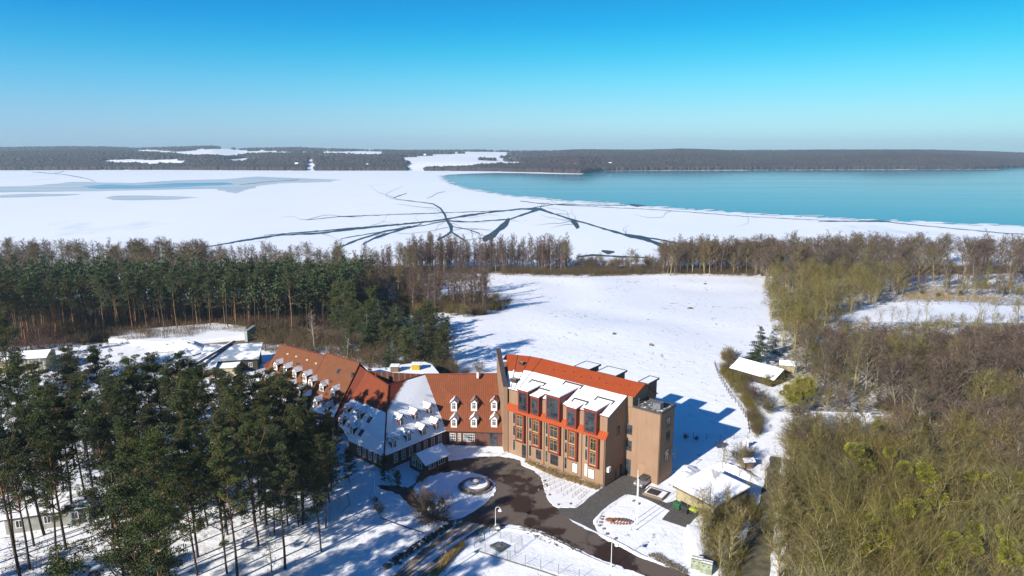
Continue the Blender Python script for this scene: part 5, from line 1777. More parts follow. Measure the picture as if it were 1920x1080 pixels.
for u0, u1, nx in ((-12.75, -11.6, 3), (-11.1, -10.5, 2), (-9.95, -9.35, 2), (-9.2, -7.7, 4)):
    y0 = 131.5 - (u0 + 13.6) * .0806
    T = frame_T(G3(u0, y0), V3((1, -.0806, 0)))
    window(old, 0, u1 - u0, .9, 2.6, -.003, M['white'], nx, 1, .08, T=T, rows=[1.45, 2.05])
T = frame_T(G3(-4.6, 130.78), V3((1, -.0806, 0)))
window(old, 0, 1.6, .05, 3.0, -.003, M['dark'], 2, 2, .1, T=T).name = 'door'
wall_windows(G3(-31.4, 126.2), G3(-23.95, 119.8), 5, .8, 2.7, .9)
wall_windows(G3(-23.95, 119.8), G3(-13.6, 131.5), 7, .8, 2.7, .9)
wall_windows(G3(wa.x, wa.y), G3(wb_.x, wb_.y), 14, 1.0, 2.6, 1.0)
wall_windows(G3(wb_.x, wb_.y), G3(wb_.x, wb_.y) + wd, 4, 1.0, 2.6, 1.0, .02, .5)

# porch on the right face
pp = [G3(-19.6, 121.2), G3(-16.1, 117.9), G3(-12.3, 122.3), G3(-15.6, 125.6)]
xp = (pp[2] - pp[1]).normalized()
yp_ = (pp[0] - pp[1]).normalized()
mb = MB(); mb.prism([(p.x, p.y) for p in pp], 0, 2.2)
build_w(mb, 'porch_wall', M['brick'], old)
r0 = (pp[0] + pp[1]) / 2 + V3((0, 0, 3.7)) - xp * .3; r1 = (pp[3] + pp[2]) / 2 + V3((0, 0, 3.7)) + xp * .4
for a, b in ((pp[1], pp[2]), (pp[0], pp[3])):
    s_ = -yp_ if a is pp[1] else yp_
    mb = MB(); mb.slab([a + s_ * .4 - xp * .3 + V3((0, 0, 2.15)), b + s_ * .4 + xp * .4 + V3((0, 0, 2.15)), r1, r0], .15, 0, 1)
    mb.build('porch_roof', [M['snow'], M['dark']], old, M=BT)
mb = MB()
for e0, e1, rr_ in ((pp[1], pp[0], r0 + xp * .35), (pp[2], pp[3], r1 - xp * .45)):
    mb.face([e0 + V3((0, 0, 2.2)), e1 + V3((0, 0, 2.2)), rr_ - V3((0, 0, .15))])
build_w(mb, 'porch_gable', M['cream'], old)
T = frame_T(pp[1], xp); window(old, .8, 2.4, .9, 2.0, -.003, M['white'], 3, 1, .08, T=T); window(old, 3.2, 4.9, .9, 2.0, -.003, M['white'], 3, 1, .08, T=T)
T = frame_T(pp[0], -yp_); window(old, .8, 1.9, .9, 2.1, -.003, M['white'], 2, 1, .08, T=T); window(old, 2.5, 3.8, .9, 2.1, -.003, M['white'], 2, 1, .08, T=T)
# lean-to at the far left of the long wing
lt = [A_ll + iA * 6 - eA * 4, A_ll + iA * 6, A_ll + iA * 13, A_ll + iA * 13 - eA * 4]
mb = MB(); mb.prism([(p.x, p.y) for p in lt], 0, 8.5); build_w(mb, 'stair_annex', M['brick'], old)
lc = sum(lt, V3()) / 4 + V3((0, 0, 7.2))
mb = MB()
tl = [V3((p.x, p.y, 8.45)) + (V3((p.x, p.y, 0)) - V3((lc.x, lc.y, 0))) * .12 for p in lt]
for i in range(4): mb.slab([tl[i], tl[(i + 1) % 4], V3((lc.x, lc.y, 11.0))], .12)
build_w(mb, 'annex_roof', M['tileB'], old)

# ================================================================== flat annex behind
ax = [at(*z1(1010, 300), 4.2), at(*z1(1180, 395), 4.2), at(*z1(1400, 345), 4.2), at(*z1(1480, 318), 4.2), at(*z1(1420, 245), 4.2), at(*z1(1370, 228), 4.2), at(*z1(1210, 248), 4.2)]
c0 = V3((sum(p[0] for p in ax) / 7, sum(p[1] for p in ax) / 7, 0))
ann = empty('flat_roofed_annex', c0, 0, 'low annex with snowy flat roof and a yellow roof box behind the brick hotel', 'building')
TI = Matrix.Translation(-c0)
pl_ = [(p[0], p[1]) for p in ax]
pl_[0] = (pl_[0][0] - 1, pl_[0][1]); 
mb = MB(); mb.prism(pl_, -1, 4.0); mb.build('wall', M['brick'], ann, M=TI)
pl2 = [((p[0] - c0.x) * 1.04 + c0.x, (p[1] - c0.y) * 1.04 + c0.y) for p in pl_]
mb = MB(); mb.prism(pl2, 4.003, 4.25); mb.build('snow_roof', M['snow'], ann, M=TI)
for (a, b), m_, nm in (((1312, 278), mat('yellow_paint', (0.62, 0.44, 0.03), (0.5, 0.34, 0.03), 2, .6), 'yellow_roof_box'), ((1160, 292), M['wood'], 'brown_roof_box')):
    p = at(*z1(a, b), 4.25)
    mb = MB(); mb.box(p[0] - 1.0, p[0] + 1.0, p[1] - .9, p[1] + .9, 4.25, 5.75)
    for k in range(4): mb.box(p[0] - 1.03, p[0] + 1.03, p[1] - .94, p[1] - .9, 4.4 + k * .33, 4.5 + k * .33)
    o = mb.build('roof_box', m_, ann, M=TI)
    o['label'] = 'yellow roof box' if nm[0] == 'y' else 'brown wooden roof box'
    mb = MB(); mb.box(p[0] - 1.15, p[0] + 1.15, p[1] - 1.05, p[1] + 1.05, 5.753, 5.9); mb.build('snow_cap', M['snow'], o, M=TI)
for a, b, s_ in ((1258, 345, .55), (1187, 360, .35)):
    p = at(*z1(a, b), 4.25)
    mb = MB(); mb.box(p[0] - s_, p[0] + s_, p[1] - s_, p[1] + s_, 4.25, 4.25 + s_ * 1.7); mb.build('vent', M['dark'], ann, M=TI)


# ================================================================== small buildings
def gable_house(name, base, xdir, L, D, eave, ridge, mw, mr, label, cat='building', flat=0, over=.4, wins=0, door=False, snow_th=.18):
    p = V3(base)
    x = V3((xdir[0], xdir[1], 0)).normalized()
    e = empty(name, p, math.atan2(x.y, x.x), label, cat)
    mb = MB(); mb.box(0, L, 0, D, -.3, eave)
    if not flat:
        for q in (0, L): mb.face([(q, 0, eave), (q, D, eave), (q, D / 2, ridge - .1)])
    mb.build('wall', mw, e)
    if flat:
        mb = MB(); mb.slab([(-over, -over, eave + .03), (L + over, -over, eave + .03), (L + over, D + over, ridge), (-over, D + over, ridge)], .12); mb.build('roof', M['dark'], e)
        mb = MB(); mb.slab([(-over + .04, -over + .04, eave + .03 + snow_th), (L + over - .04, -over + .04, eave + .03 + snow_th), (L + over - .04, D + over - .04, ridge + snow_th), (-over + .04, D + over - .04, ridge + snow_th)], snow_th - .01); mb.build('roof_snow', mr, e)
    else:
        k = (ridge - eave) / (D / 2)
        for s in (0, 1):
            y0 = -over if s == 0 else D + over
            z0 = eave - over * k
            mb = MB(); mb.slab([(-over, y0, z0), (L + over, y0, z0), (L + over, D / 2, ridge), (-over, D / 2, ridge)], .14, 0, 1); mb.build('roof', [mr, M['dark']], e)
    for k in range(wins):
        t = L * (k + .5) / wins
        window(e, t - .5, t + .5, .9, min(eave - .3, 2.2), -.003, M['white'], 2, 1, .08)
    if door: window(e, L - 1.6, L - .5, .05, min(eave - .2, 2.3), -.003, M['darkwood'], 1, 2, .1).name = 'door'
    return e


M['shade_grey_boards'] = mat('grey_white_shade_boards', (0.42, 0.42, 0.38), (0.30, 0.30, 0.27), .8, .8)  # grey-white boards, darkened to put the pavilion's shade into the colour
M['blue_shade_roof'] = mat('snowy_metal_blue_shade', (0.30, 0.36, 0.44), (0.85, 0.87, 0.9), .35, .5, .1, 4, lo=.46, hi=.56)  # thin snow over metal, with blue shade painted into the roof colour
# garage
gp = V3(at(*z4(1110, 492)))
gx = V3(at(*z4(1385, 640))) - gp
gar = gable_house('garage', gp, gx, 8.2, 8.4, 2.7, 3.5, M['cream'], M['snow'], 'cream garage with a snow covered roof beside the waste bins', over=.35, flat=1, snow_th=.2)
mb = MB(); mb.box(-.45, 8.65, -.5, -.36, 2.45, 2.72); mb.build('fascia', M['wood'], gar)
# left edge buildings
g1 = gable_house('pale_shed', gat(-30, 705), (1, .25), 15, 7, 4.2, 5.4, M['cream'], M['snow'], 'pale yellowish shed behind the big pine at the left edge', wins=2)
mb = MB()
for k in range(7): mb.box(9.2 + k * .9, 9.6 + k * .9, -.08, -.003, .1, 4.0)
mb.build('cladding', M['greysheet'], g1)
pv = gable_house('garden_pavilion', at(12, 1003), (.94, .33), 11.5, 5.0, 2.7, 3.3, M['shade_grey_boards'], M['snow'], 'white low pavilion with snowy flat roof among the near pines', flat=1, wins=3, door=True)
# mono-pitch house left of the brick wing
hb = gat(378, 700)
e = gable_house('timber_house', hb, (1, .22), 14.5, 8, 3.2, 5.2, M['darkwood'], M['blue_shade_roof'], 'dark timber house with two crossing snowy roofs left of the brick hotel', flat=1, over=.6, wins=4)
mb = MB(); mb.box(-6.2, 3.8, -4.2, 1.6, -.3, 2.4); mb.build('front_wing', M['wood'], e)
mb = MB(); mb.slab([(-6.9, -5.0, 2.75), (4.5, -5.0, 2.45), (4.5, 1.7, 3.6), (-6.9, 1.7, 3.9)], .18, 0, 1); mb.build('roof_snow', [M['blue_shade_roof'], M['dark']], e)
mb = MB(); mb.slab([(-2.4, -6.2, 3.6), (-1.5, -6.2, 3.6), (7.6, 9.6, 6.1), (6.7, 9.6, 6.1)], .45); mb.build('roof_beam', M['dark'], e)
mb = MB(); mb.slab([(-2.35, -6.2, 3.68), (-1.95, -6.2, 3.68), (7.1, 9.6, 6.18), (6.75, 9.6, 6.18)], .06); mb.build('beam_snow', M['snow'], e)
gable_house('shelter', gat(400, 704), (1, .1), 6, 3.5, 2.0, 2.5, M['cream'], M['snow'], 'small snowy shelter in front of the dark timber house', flat=1)
# earth covered hall
hl = [gat(204, 642), gat(300, 648), gat(370, 645), gat(466, 637), gat(462, 622), gat(405, 618), gat(215, 632)]
c0 = V3((sum(p[0] for p in hl) / 7, sum(p[1] for p in hl) / 7, 0))
e = empty('earth_hall', c0, 0, 'flat snow covered hall roof in front of the far pine stand', 'building')
mb = MB(); mb.prism([(p[0] - c0.x, p[1] - c0.y) for p in hl], -3, .7, 0, 1); mb.build('roof_deck', [M['snow'], M['snow']], e)
p = gat(462, 640); mb = MB(); mb.box(p[0] - c0.x - .3, p[0] - c0.x + .6, p[1] - c0.y - .5, p[1] - c0.y + 7, -1, 2.6); mb.build('end_wall', mat('pale_green_wall', (0.36, 0.42, 0.36), None), e)
# huts right of the field
gable_house('snowy_hut', gat(1372, 704), (.62, -.78), 12, 8, 2.4, 4.2, M['darkwood'], M['snow'], 'dark wooden hut with a big snowy roof at the right edge of the field', over=.6)
gable_house('yellow_shed', gat(1463, 700), (1, -.3), 3.5, 3, 2.6, 3.4, M['cream'], M['snow'], 'pale yellow shed wall showing between spruce and willow')
gable_house('garden_cabin', gat(1548, 832), (1, -.08), 10.5, 6.5, 2.5, 4.0, mat('orange_wood', (0.50, 0.24, 0.08), (0.36, 0.17, 0.07), 2, .8), M['snow'], 'orange brown cabin with snowy roof inside the right hand wood', over=.9, flat=1, wins=2)
gable_house('woodland_shed', gat(1650, 835), (1, -.1), 5, 4, 2.2, 3.2, M['wood'], M['snow'], 'small brown shed with snowy roof right of the orange cabin', over=.4)
gable_house('tool_hut', gat(1396, 880), (1, .2), 1.8, 1.4, 1.6, 2.0, M['wood'], M['snow'], 'small hut with pale green front behind the garage', over=.3)
# tiny houses across the lake
rh = random.Random(8)
for i, (px_, py_, rcol, l_) in enumerate([(1062, 314, 0, 'red roofed house on the wooded far shore, leftmost of the pair above the spit'), (1076, 313, 0, 'red roofed house on the wooded far shore, rightmost of the pair above the spit'), (1140, 312, 1, 'white roofed house alone on the far shore right of the spit'), (612, 296, 0, 'tiny red roofed house on the far hill beside the snowy gap in the woods'),
                                     (795, 294, 1, 'tiny snowy roofed farmhouse at the left of the far fields'), (688, 314, 1, 'tiny pale house at the foot of the far woods left of the fields'), (555, 312, 1, 'tiny pale house near the far shore left of the snowy gap')]):
    p = gat(px_, py_)
    gable_house('far_house', (p[0], p[1] - 12, p[2] + (6 if i < 3 else 5)), (1, .1), 11, 8, 4.5, 8, M['shade_grey_boards'], M['tileB'] if rcol == 0 else M['snow'], l_, 'house')

# ================================================================== undergrowth and grass, nobody could count it
def brush(name, polys, n, hr, m_, label, seed, r=.022, per=6):
    rs = np.random.RandomState(seed); rnd = random.Random(seed)
    segs = []
    tot = sum(w for _, w in polys)
    for poly, w_ in polys:
        xs = [p[0] for p in poly]; ys = [p[1] for p in poly]
        c = 0; k = int(n * w_ / tot)
        tries = 0
        while c < k and tries < k * 30:
            tries += 1
            x, y = rnd.uniform(min(xs), max(xs)), rnd.uniform(min(ys), max(ys))
            if not in_poly(x, y, poly): continue
            if vnoise(np.array([x / 4.0]), np.array([y / 4.0]), seed)[0] < .38: continue
            c += 1
            z = hz(x, y) - .1
            h = rnd.uniform(*hr)
            for _ in range(per):
                dx, dy = rnd.gauss(0, .28) * h, rnd.gauss(0, .28) * h
                px_, py_ = x + rnd.gauss(0, .25), y + rnd.gauss(0, .25)
                a = (px_, py_, z); b = (px_ + dx, py_ + dy, z + h * rnd.uniform(.6, 1))
                segs.append((a, b, r, r * .5))
    o = link_mesh(name, segs_mesh(name, segs, 3, m_))
    tag(o, label, 'undergrowth', kind='stuff')


def W(pts): return [gat(*p)[:2] for p in pts]


brush('undergrowth', [(W([(940, 516), (1100, 519), (1240, 514), (1430, 519), (1440, 506), (1240, 503), (1080, 505), (930, 505)]), 3),
                      (W([(1430, 519), (1990, 515), (1990, 500), (1430, 500)]), 2), (W([(560, 560), (790, 590), (800, 545), (900, 520), (930, 505), (600, 505)]), 3),
                      (W([(775, 585), (900, 592), (950, 578), (900, 560), (780, 568)]), 2), (W([(130, 648), (360, 640), (470, 632), (620, 610), (600, 590), (300, 600), (100, 620)]), 3),
                      (W([(480, 655), (640, 690), (700, 690), (800, 700), (860, 710), (840, 660), (640, 640), (500, 635)]), 1.2)], 15000, (1.5, 5.0), M['brown'], 'tangled brown undergrowth along the shore, the copse and the pines', 3, .035)
brush('undergrowth', [(W([(1450, 655), (1440, 540), (1470, 515), (1560, 560), (1640, 575), (1560, 600), (1540, 660)]), 2.2), (W([(1560, 640), (1760, 600), (1800, 615), (1990, 610), (1990, 720), (1700, 760), (1520, 700)]), 3),
                      (W([(1640, 760), (1990, 720), (1990, 1000), (1760, 980), (1700, 860)]), 3), (W([(1480, 860), (1700, 880), (1990, 980), (1990, 1200), (1455, 1200)]), 3),
                      (W([(1355, 665), (1395, 690), (1400, 740), (1430, 790), (1420, 830), (1395, 760), (1350, 700)]), .8), (W([(1320, 960), (1400, 930), (1425, 960), (1380, 1090), (1320, 1090)]), .6)], 15000, (.8, 3.0), M['olive'], 'tangled olive undergrowth under the right hand wood', 4, .022)
brush('undergrowth', [(W([(-40, 690), (130, 645), (620, 612), (600, 592), (300, 602), (0, 625)]), 3), ([(-235, 225), (-62, 225), (-55, 292), (-250, 292)], 4)], 4200, (1.5, 4.5), M['alder'], 'dark thicket between the trunks of the far pine stand', 8, .05)
brush('undergrowth', [(LEFT_WOOD, 1)], 2600, (.3, 1.2), M['brown'], 'thin brown twigs poking through the snow under the near pines', 5, .014, 5)


def grass(name, poly, n, hr, label, seed, m_=None):
    rnd = random.Random(seed)
    segs = []
    xs = [p[0] for p in poly]; ys = [p[1] for p in poly]
    c = 0
    while c < n:
        x, y = rnd.uniform(min(xs), max(xs)), rnd.uniform(min(ys), max(ys))
        if not in_poly(x, y, poly): continue
        c += 1
        h = rnd.uniform(*hr)
        for _ in range(9):
            segs.append(((x + rnd.gauss(0, .08), y + rnd.gauss(0, .08), .02), (x + rnd.gauss(0, .22) * h, y + rnd.gauss(0, .22) * h, h * rnd.uniform(.6, 1)), .018, .006))
    o = link_mesh(name, segs_mesh(name, segs, 3, m_ or M['reed']))
    tag(o, label, 'grass', kind='stuff')


fl = lambda u, w_: tuple((HM @ Vector((u, w_, 0)))[:2])
grass('dry_grass', [fl(5.2, -.8), fl(22.3, -.8), fl(22.3, -1.9), fl(14, -2.6), (fl(8, -2.0)), fl(5.2, -1.3)], 520, (.4, 1.1), 'dry yellow grasses along the foot of the beige facade', 1)
grass('dry_grass', [at(*z3(*p))[:2] for p in ((935, 745), (975, 765), (880, 860), (800, 960), (745, 1010), (690, 1010), (800, 880))], 420, (.35, .95), 'strip of tall dry grass between the gravel lane and the snowy court', 2)
grass('dry_grass', [gat(*p)[:2] for p in ((1710, 556), (1850, 560), (1850, 568), (1700, 566))], 10, (.5, 1), 'dry reeds behind the clearing', 3)


def reeds():
    rnd = random.Random(6); segs = []
    poly = [(1690, 553), (1760, 545), (1840, 556), (1900, 563), (1900, 569), (1700, 563)]
    for _ in range(700):
        px_, py_ = rnd.uniform(1690, 1900), rnd.uniform(545, 569)
        if rnd.random() < (px_ - 1690) / 300: continue
        if not in_poly(px_, py_, poly): continue
        x, y, z = gat(px_, py_)
        for _ in range(6):
            segs.append(((x + rnd.gauss(0, .5), y + rnd.gauss(0, .5), z - .1), (x + rnd.gauss(0, .6), y + rnd.gauss(0, .6), z + rnd.uniform(.8, 1.8)), .05, .02))
    tag(link_mesh('reeds', segs_mesh('reeds', segs, 3, M['reed'])), 'golden dry reeds behind the small snowy clearing', 'reeds', kind='stuff')


reeds()

# ================================================================== courtyard
def lathe(mb, prof, n, c=(0, 0), m=0):
    for (r0, z0), (r1, z1_) in zip(prof[:-1], prof[1:]):
        for i in range(n):
            a, b = 2 * math.pi * i / n, 2 * math.pi * (i + 1) / n
            P_ = [(c[0] + r0 * math.cos(a), c[1] + r0 * math.sin(a), z0), (c[0] + r0 * math.cos(b), c[1] + r0 * math.sin(b), z0), (c[0] + r1 * math.cos(b), c[1] + r1 * math.sin(b), z1_), (c[0] + r1 * math.cos(a), c[1] + r1 * math.sin(a), z1_)]
            if r1 < 1e-4: P_ = P_[:3]
            if r0 < 1e-4: P_ = [P_[0], P_[2], P_[3]]
            mb.face(P_, m)
    return mb


M['stone'] = mat('field_stone', (0.15, 0.12, 0.10), (0.28, 0.24, 0.20), 1.6, .9, .5, 5, rnd=.15)
M['concrete'] = mat('concrete', (0.34, 0.32, 0.29), (0.24, 0.22, 0.20), 1.2, .85, .2, 8)
fx, fy, _ = at(892, 914)
fo = empty('fountain', (fx, fy, .13), 0, 'round stone fountain with snowy basin on the island of the drive', 'fountain')
lathe(MB(), [(2.55, 0), (2.55, .62), (2.2, .70), (2.15, .45), (0, .42)], 28).build('basin', M['stone'], fo)
lathe(MB(), [(2.12, .455), (1.0, .52), (.7, .50), (0, .50)], 28).build('basin_snow', M['snow'], fo)
lathe(MB(), [(.5, .45), (.35, .9), (.8, 1.05), (.85, 1.2), (.6, 1.22), (0, 1.2)], 18).build('bowl', M['stone'], fo)
lathe(MB(), [(.6, 1.23), (.3, 1.33), (0, 1.35)], 18).build('bowl_snow', M['snow'], fo)
rr = random.Random(21)


def rock(rnd, c, r, flat=.7):
    bm = bmesh.new()
    bmesh.ops.create_icosphere(bm, subdivisions=2, radius=1)
    s = (rnd.uniform(.8, 1.2), rnd.uniform(.7, 1.1), flat * rnd.uniform(.8, 1.2))
    ph = [rnd.uniform(0, 6) for _ in range(3)]
    for v in bm.verts:
        k = 1 + .16 * math.sin(3 * v.co.x + ph[0]) + .14 * math.sin(4 * v.co.y + ph[1]) + .12 * math.sin(3.5 * v.co.z + ph[2])
        v.co = Vector((v.co.x * s[0] * k * r + c[0], v.co.y * s[1] * k * r + c[1], v.co.z * s[2] * k * r + c[2]))
    F = [[tuple(v.co) for v in f.verts] for f in bm.faces]
    bm.free()
    return F


mb = MB()
for k in range(44):
    a = 2 * math.pi * k / 44
    for f in rock(rr, (math.cos(a) * (2.95 + rr.uniform(-.1, .1)), math.sin(a) * (2.95 + rr.uniform(-.1, .1)), .12), .24): mb.face(f)
mb.build('rim_stones', M['stone'], fo)

# dry stone wall beside the gravel lane
p0, p1 = Vector(at(*z3(872, 596))), Vector(at(*z3(395, 915)))
sw = empty('stone_wall', p0, 0, 'low dry stone wall of dark rocks dusted with snow along the gravel lane', 'wall')
mb = MB(); d_ = p1 - p0
for k in range(330):
    t = rr.random(); wv = .42 + .55 * t
    nrm = Vector((-d_.y, d_.x, 0)).normalized()
    lay = rr.random()
    c = d_ * t + nrm * rr.uniform(-wv, wv) * (1 - .5 * lay) + Vector((0, 0, .1 + lay * .55))
    for f in rock(rr, c, rr.uniform(.16, .30)): mb.face(f)
mb.build('rocks', mat('dark_rocks_dusted_with_snow', (0.07, 0.055, 0.05), (0.75, 0.77, 0.8), 1.7, .8, .4, 6, lo=.56, hi=.62), sw)


def boulder(px_, py_, r, label, snow=True, name='boulder', group=None, f=None, m_=None):
    x, y, z = gat(*(f(px_, py_) if f else (px_, py_)))
    e = empty(name, (x, y, z), rr.uniform(0, 6), label, 'rock', group)
    mb = MB()
    for q in rock(rr, (0, 0, r * .3), r): mb.face(q)
    mb.build('stone', m_ or M['stone'], e, smooth=True)
    if snow:
        mb = MB()
        for q in rock(rr, (r * .05, r * .05, r * .62), r * .72, .5): mb.face(q)
        mb.build('snow_cap', M['snow'], e, smooth=True)


boulder(355, 935, .65, 'big rounded boulder at the lower end of the dry stone wall', f=z3)
boulder(895, 598, .6, 'snow capped boulder at the upper end of the dry stone wall', f=z3)
boulder(1222, 640, .75, 'tree stump like boulder at the foot of the white lamp by the enclosure', f=z3)
for i, (a, b) in enumerate(((1545, 330), (1590, 262), (1632, 370), (1700, 448), (1795, 440), (1610, 300), (1600, 290))):
    boulder(a, b, .28, 'small kerb stone on the edge of the snowy bed in front of the facade', False, 'kerb_stone', 'kerb stones round the snowy bed', f=z3)
for i, (a, b) in enumerate(((530, 640), (540, 620), (525, 665), (548, 715), (575, 755), (640, 792), (778, 498), (820, 520), (515, 690))):
    boulder(a, b, .26, 'small stone on the rim of the snowy lawn with the rusty sculpture', False, 'kerb_stone', 'stones round the sculpture lawn', f=z4)
for px_, py_, r, l_ in ((1294, 579, .9, 'grey rock on the far part of the snowy field'), (1221, 648, .7, 'brown clod of earth in the middle of the snowy field'), (1151, 627, .6, 'low dark hump on the left part of the snowy field'), (1322, 533, .8, 'low dark hump near the far fence')):
    boulder(px_, py_, r, l_, False, 'field_rock', m_=M['stone'] if px_ != 1221 else M['wood'])


# lamps: pole with a curved neck and a hanging shade
def street_lamp(px_, py_, h, label, rz_=0, dark=False):
    x, y, _ = at(px_, py_)
    e = empty('street_lamp', (x, y, 0), rz_, label, 'street lamp')
    mm = M['dark'] if dark else M['white']
    mb = MB(); mb.tube((0, 0, 0), (0, 0, .9), .085, n=8); mb.tube((0, 0, .9), (0, 0, h), .045, .035, 8); mb.build('pole', mm, e)
    mb = MB()
    pts = [(0, 0, h)] + [(.38 - .38 * math.cos(t), 0, h + .38 * math.sin(t)) for t in (.6, 1.2, 1.8, 2.5, 3.14)]
    for a, b in zip(pts[:-1], pts[1:]): mb.tube(a, b, .04, n=6)
    mb.build('neck', mm, e)
    lathe(MB(), [(.0, h), (.10, h - .02), (.28, h - .22), (.34, h - .36), (.30, h - .36), (0, h - .2)], 14, (.76, 0)).build('lamp_shade', mm, e, smooth=True)
    lathe(MB(), [(0, h - .25), (.14, h - .3), (.12, h - .42), (0, h - .46)], 10, (.76, 0)).build('bulb', M['cream'], e, smooth=True)


street_lamp(*z3(1207, 640), 3.6, 'white curved lamp standing beside the boulder at the corner of the enclosure', .2)
street_lamp(*z4(605, 1020), 4.0, 'white curved lamp on the near verge of the asphalt drive', .1)
street_lamp(*z3(262, 355), 3.8, 'white curved lamp on the shaded snow left of the drive', math.pi)
street_lamp(828, 1070, 3.2, 'thin dark lamp at the edge of the dry grass strip', .5, True)

for i, (a, b, l_) in enumerate(((800, 640, 'white flagpole farthest from the camera of the three by the sculpture'), (803, 680, 'white flagpole in the middle of the three by the sculpture'), (806, 720, 'white flagpole nearest the camera of the three by the sculpture'))):
    x, y, _ = at(*z4(a, b))
    e = empty('flagpole', (x, y, 0), 0, l_, 'flagpole')
    mb = MB(); mb.tube((0, 0, .15), (0, 0, 8.6), .055, .03, 8); mb.build('pole', M['white'], e)
    mb = MB(); mb.tube((0, 0, 0), (0, 0, .15), .16, n=10); mb.build('base', M['greysheet'], e)
    lathe(MB(), [(0, 8.6), (.07, 8.65), (.07, 8.72), (0, 8.78)], 8).build('finial', M['white'], e)

# rusty animal-like sculpture of curved bands
M['rust'] = mat('rusty_steel', (0.30, 0.12, 0.04), (0.20, 0.08, 0.03), 4, .85, .3, 12)
x, y, _ = at(*z4(680, 665))
e = empty('rusty_sculpture', (x, y, 0), -.15, 'low rusty brown sculpture lying on the snowy lawn by the flagpoles', 'sculpture')
mb = MB()
for k in range(7):
    xo = -1.6 + k * .5; r = .55 + .2 * math.sin(k * .5) - .04 * k
    pts = [(xo + .25 * math.sin(t), r * math.cos(t), max(0, r * 1.15 * math.sin(t))) for t in [math.pi * j / 8 for j in range(9)]]
    for a, b in zip(pts[:-1], pts[1:]): mb.tube(a, b, .10, n=5)
mb.build('ribs', M['rust'], e)
mb = MB(); mb.tube((-1.7, 0, .65), (1.5, 0, .45), .12, .07, 6); mb.build('spine', M['rust'], e)
mb = MB()
for f in rock(rr, (-1.9, 0, .4), .5): mb.face(f)
mb.build('head', M['rust'], e)

# waste bins
def wheelie(px_, py_, body, lid, label, w_=1.35, name='waste_container'):
    x, y, _ = at(*z4(px_, py_))
    e = empty(name, (x, y, .02), math.atan2(gx.y, gx.x), label, 'waste container')
    h = w_ / 2
    mb = MB()
    b0 = [(-h * .88, -.42, .2), (h * .88, -.42, .2), (h * .88, .38, .2), (-h * .88, .38, .2)]
    b1 = [(-h, -.52, 1.05), (h, -.52, 1.05), (h, .46, 1.15), (-h, .46, 1.15)]
    for i in range(4):
        j = (i + 1) % 4; mb.face([b0[i], b0[j], b1[j], b1[i]])
    mb.face(b0[::-1]); mb.face(b1)
    mb.build('body', body, e)
    mb = MB()
    pr = [(-.56, 1.06), (-.42, 1.22), (0, 1.34), (.35, 1.3), (.5, 1.17)]
    for (ya, za), (yb, zb) in zip(pr[:-1], pr[1:]): mb.face([(-h - .04, ya, za), (h + .04, ya, za), (h + .04, yb, zb), (-h - .04, yb, zb)])
    for s in (-1, 1): mb.face([(s * (h + .04), a, b) for a, b in pr] + [(s * (h + .04), .5, 1.1), (s * (h + .04), -.56, 1.03)])
    mb.build('lid', lid, e)
    for sx in (-1, 1):
        for sy in (-.35, .32):
            mb = MB(); mb.tube((sx * h * .75 - .03, sy, .1), (sx * h * .75 + .03, sy, .1), .1, n=10); mb.build('wheel', M['dark'], e)


gr = mat('green_plastic', (0.03, 0.12, 0.05), None, rough=.5); dk = mat('black_plastic', (0.03, 0.035, 0.035), (0.05, 0.055, 0.055), 2, .5); yl = mat('lime_lid', (0.45, 0.55, 0.03), None, rough=.5)
wheelie(1125, 560, gr, gr, 'green waste container, leftmost of three by the garage')
wheelie(1185, 590, dk, dk, 'black waste container in the middle of three by the garage')
wheelie(1250, 612, dk, yl, 'black waste container with a lime yellow lid by the garage')

# bottle banks at the bottom
bg_ = mat('pale_green_shell', (0.36, 0.40, 0.30), (0.22, 0.22, 0.12), 1.2, .7)
for a, b, l_ in ((1275, 1010, 'weathered pale bottle bank, left of the pair at the bottom edge'), (1350, 1045, 'pale green bottle bank, right of the pair at the bottom edge')):
    x, y, _ = at(*z4(a, b))
    e = empty('bottle_bank', (x, y, 0), math.radians(-25), l_, 'bottle bank')
    mb = MB()
    prof = [(-.75, 0), (-.85, .9), (-.6, 1.45), (0, 1.65), (.6, 1.45), (.85, .9), (.75, 0)]
    for (ya, za), (yb, zb) in zip(prof[:-1], prof[1:]): mb.face([(-.8, ya, za), (.8, ya, za), (.8, yb, zb), (-.8, yb, zb)])
    for s in (-.8, .8): mb.face([(s, p, q) for p, q in prof])
    mb.build('shell', bg_, e)
    mb = MB(); mb.slab([(-.75, -.3, 1.62), (.75, -.3, 1.62), (.75, .5, 1.58), (-.75, .5, 1.58)], .1); mb.build('snow_cap', M['snow'], e)
    for sx in (-.35, .35): lathe(MB(), [(0, 1.28), (.14, 1.28), (.14, 1.24)], 12, (sx, -.72)).build('hole', M['dark'], e)


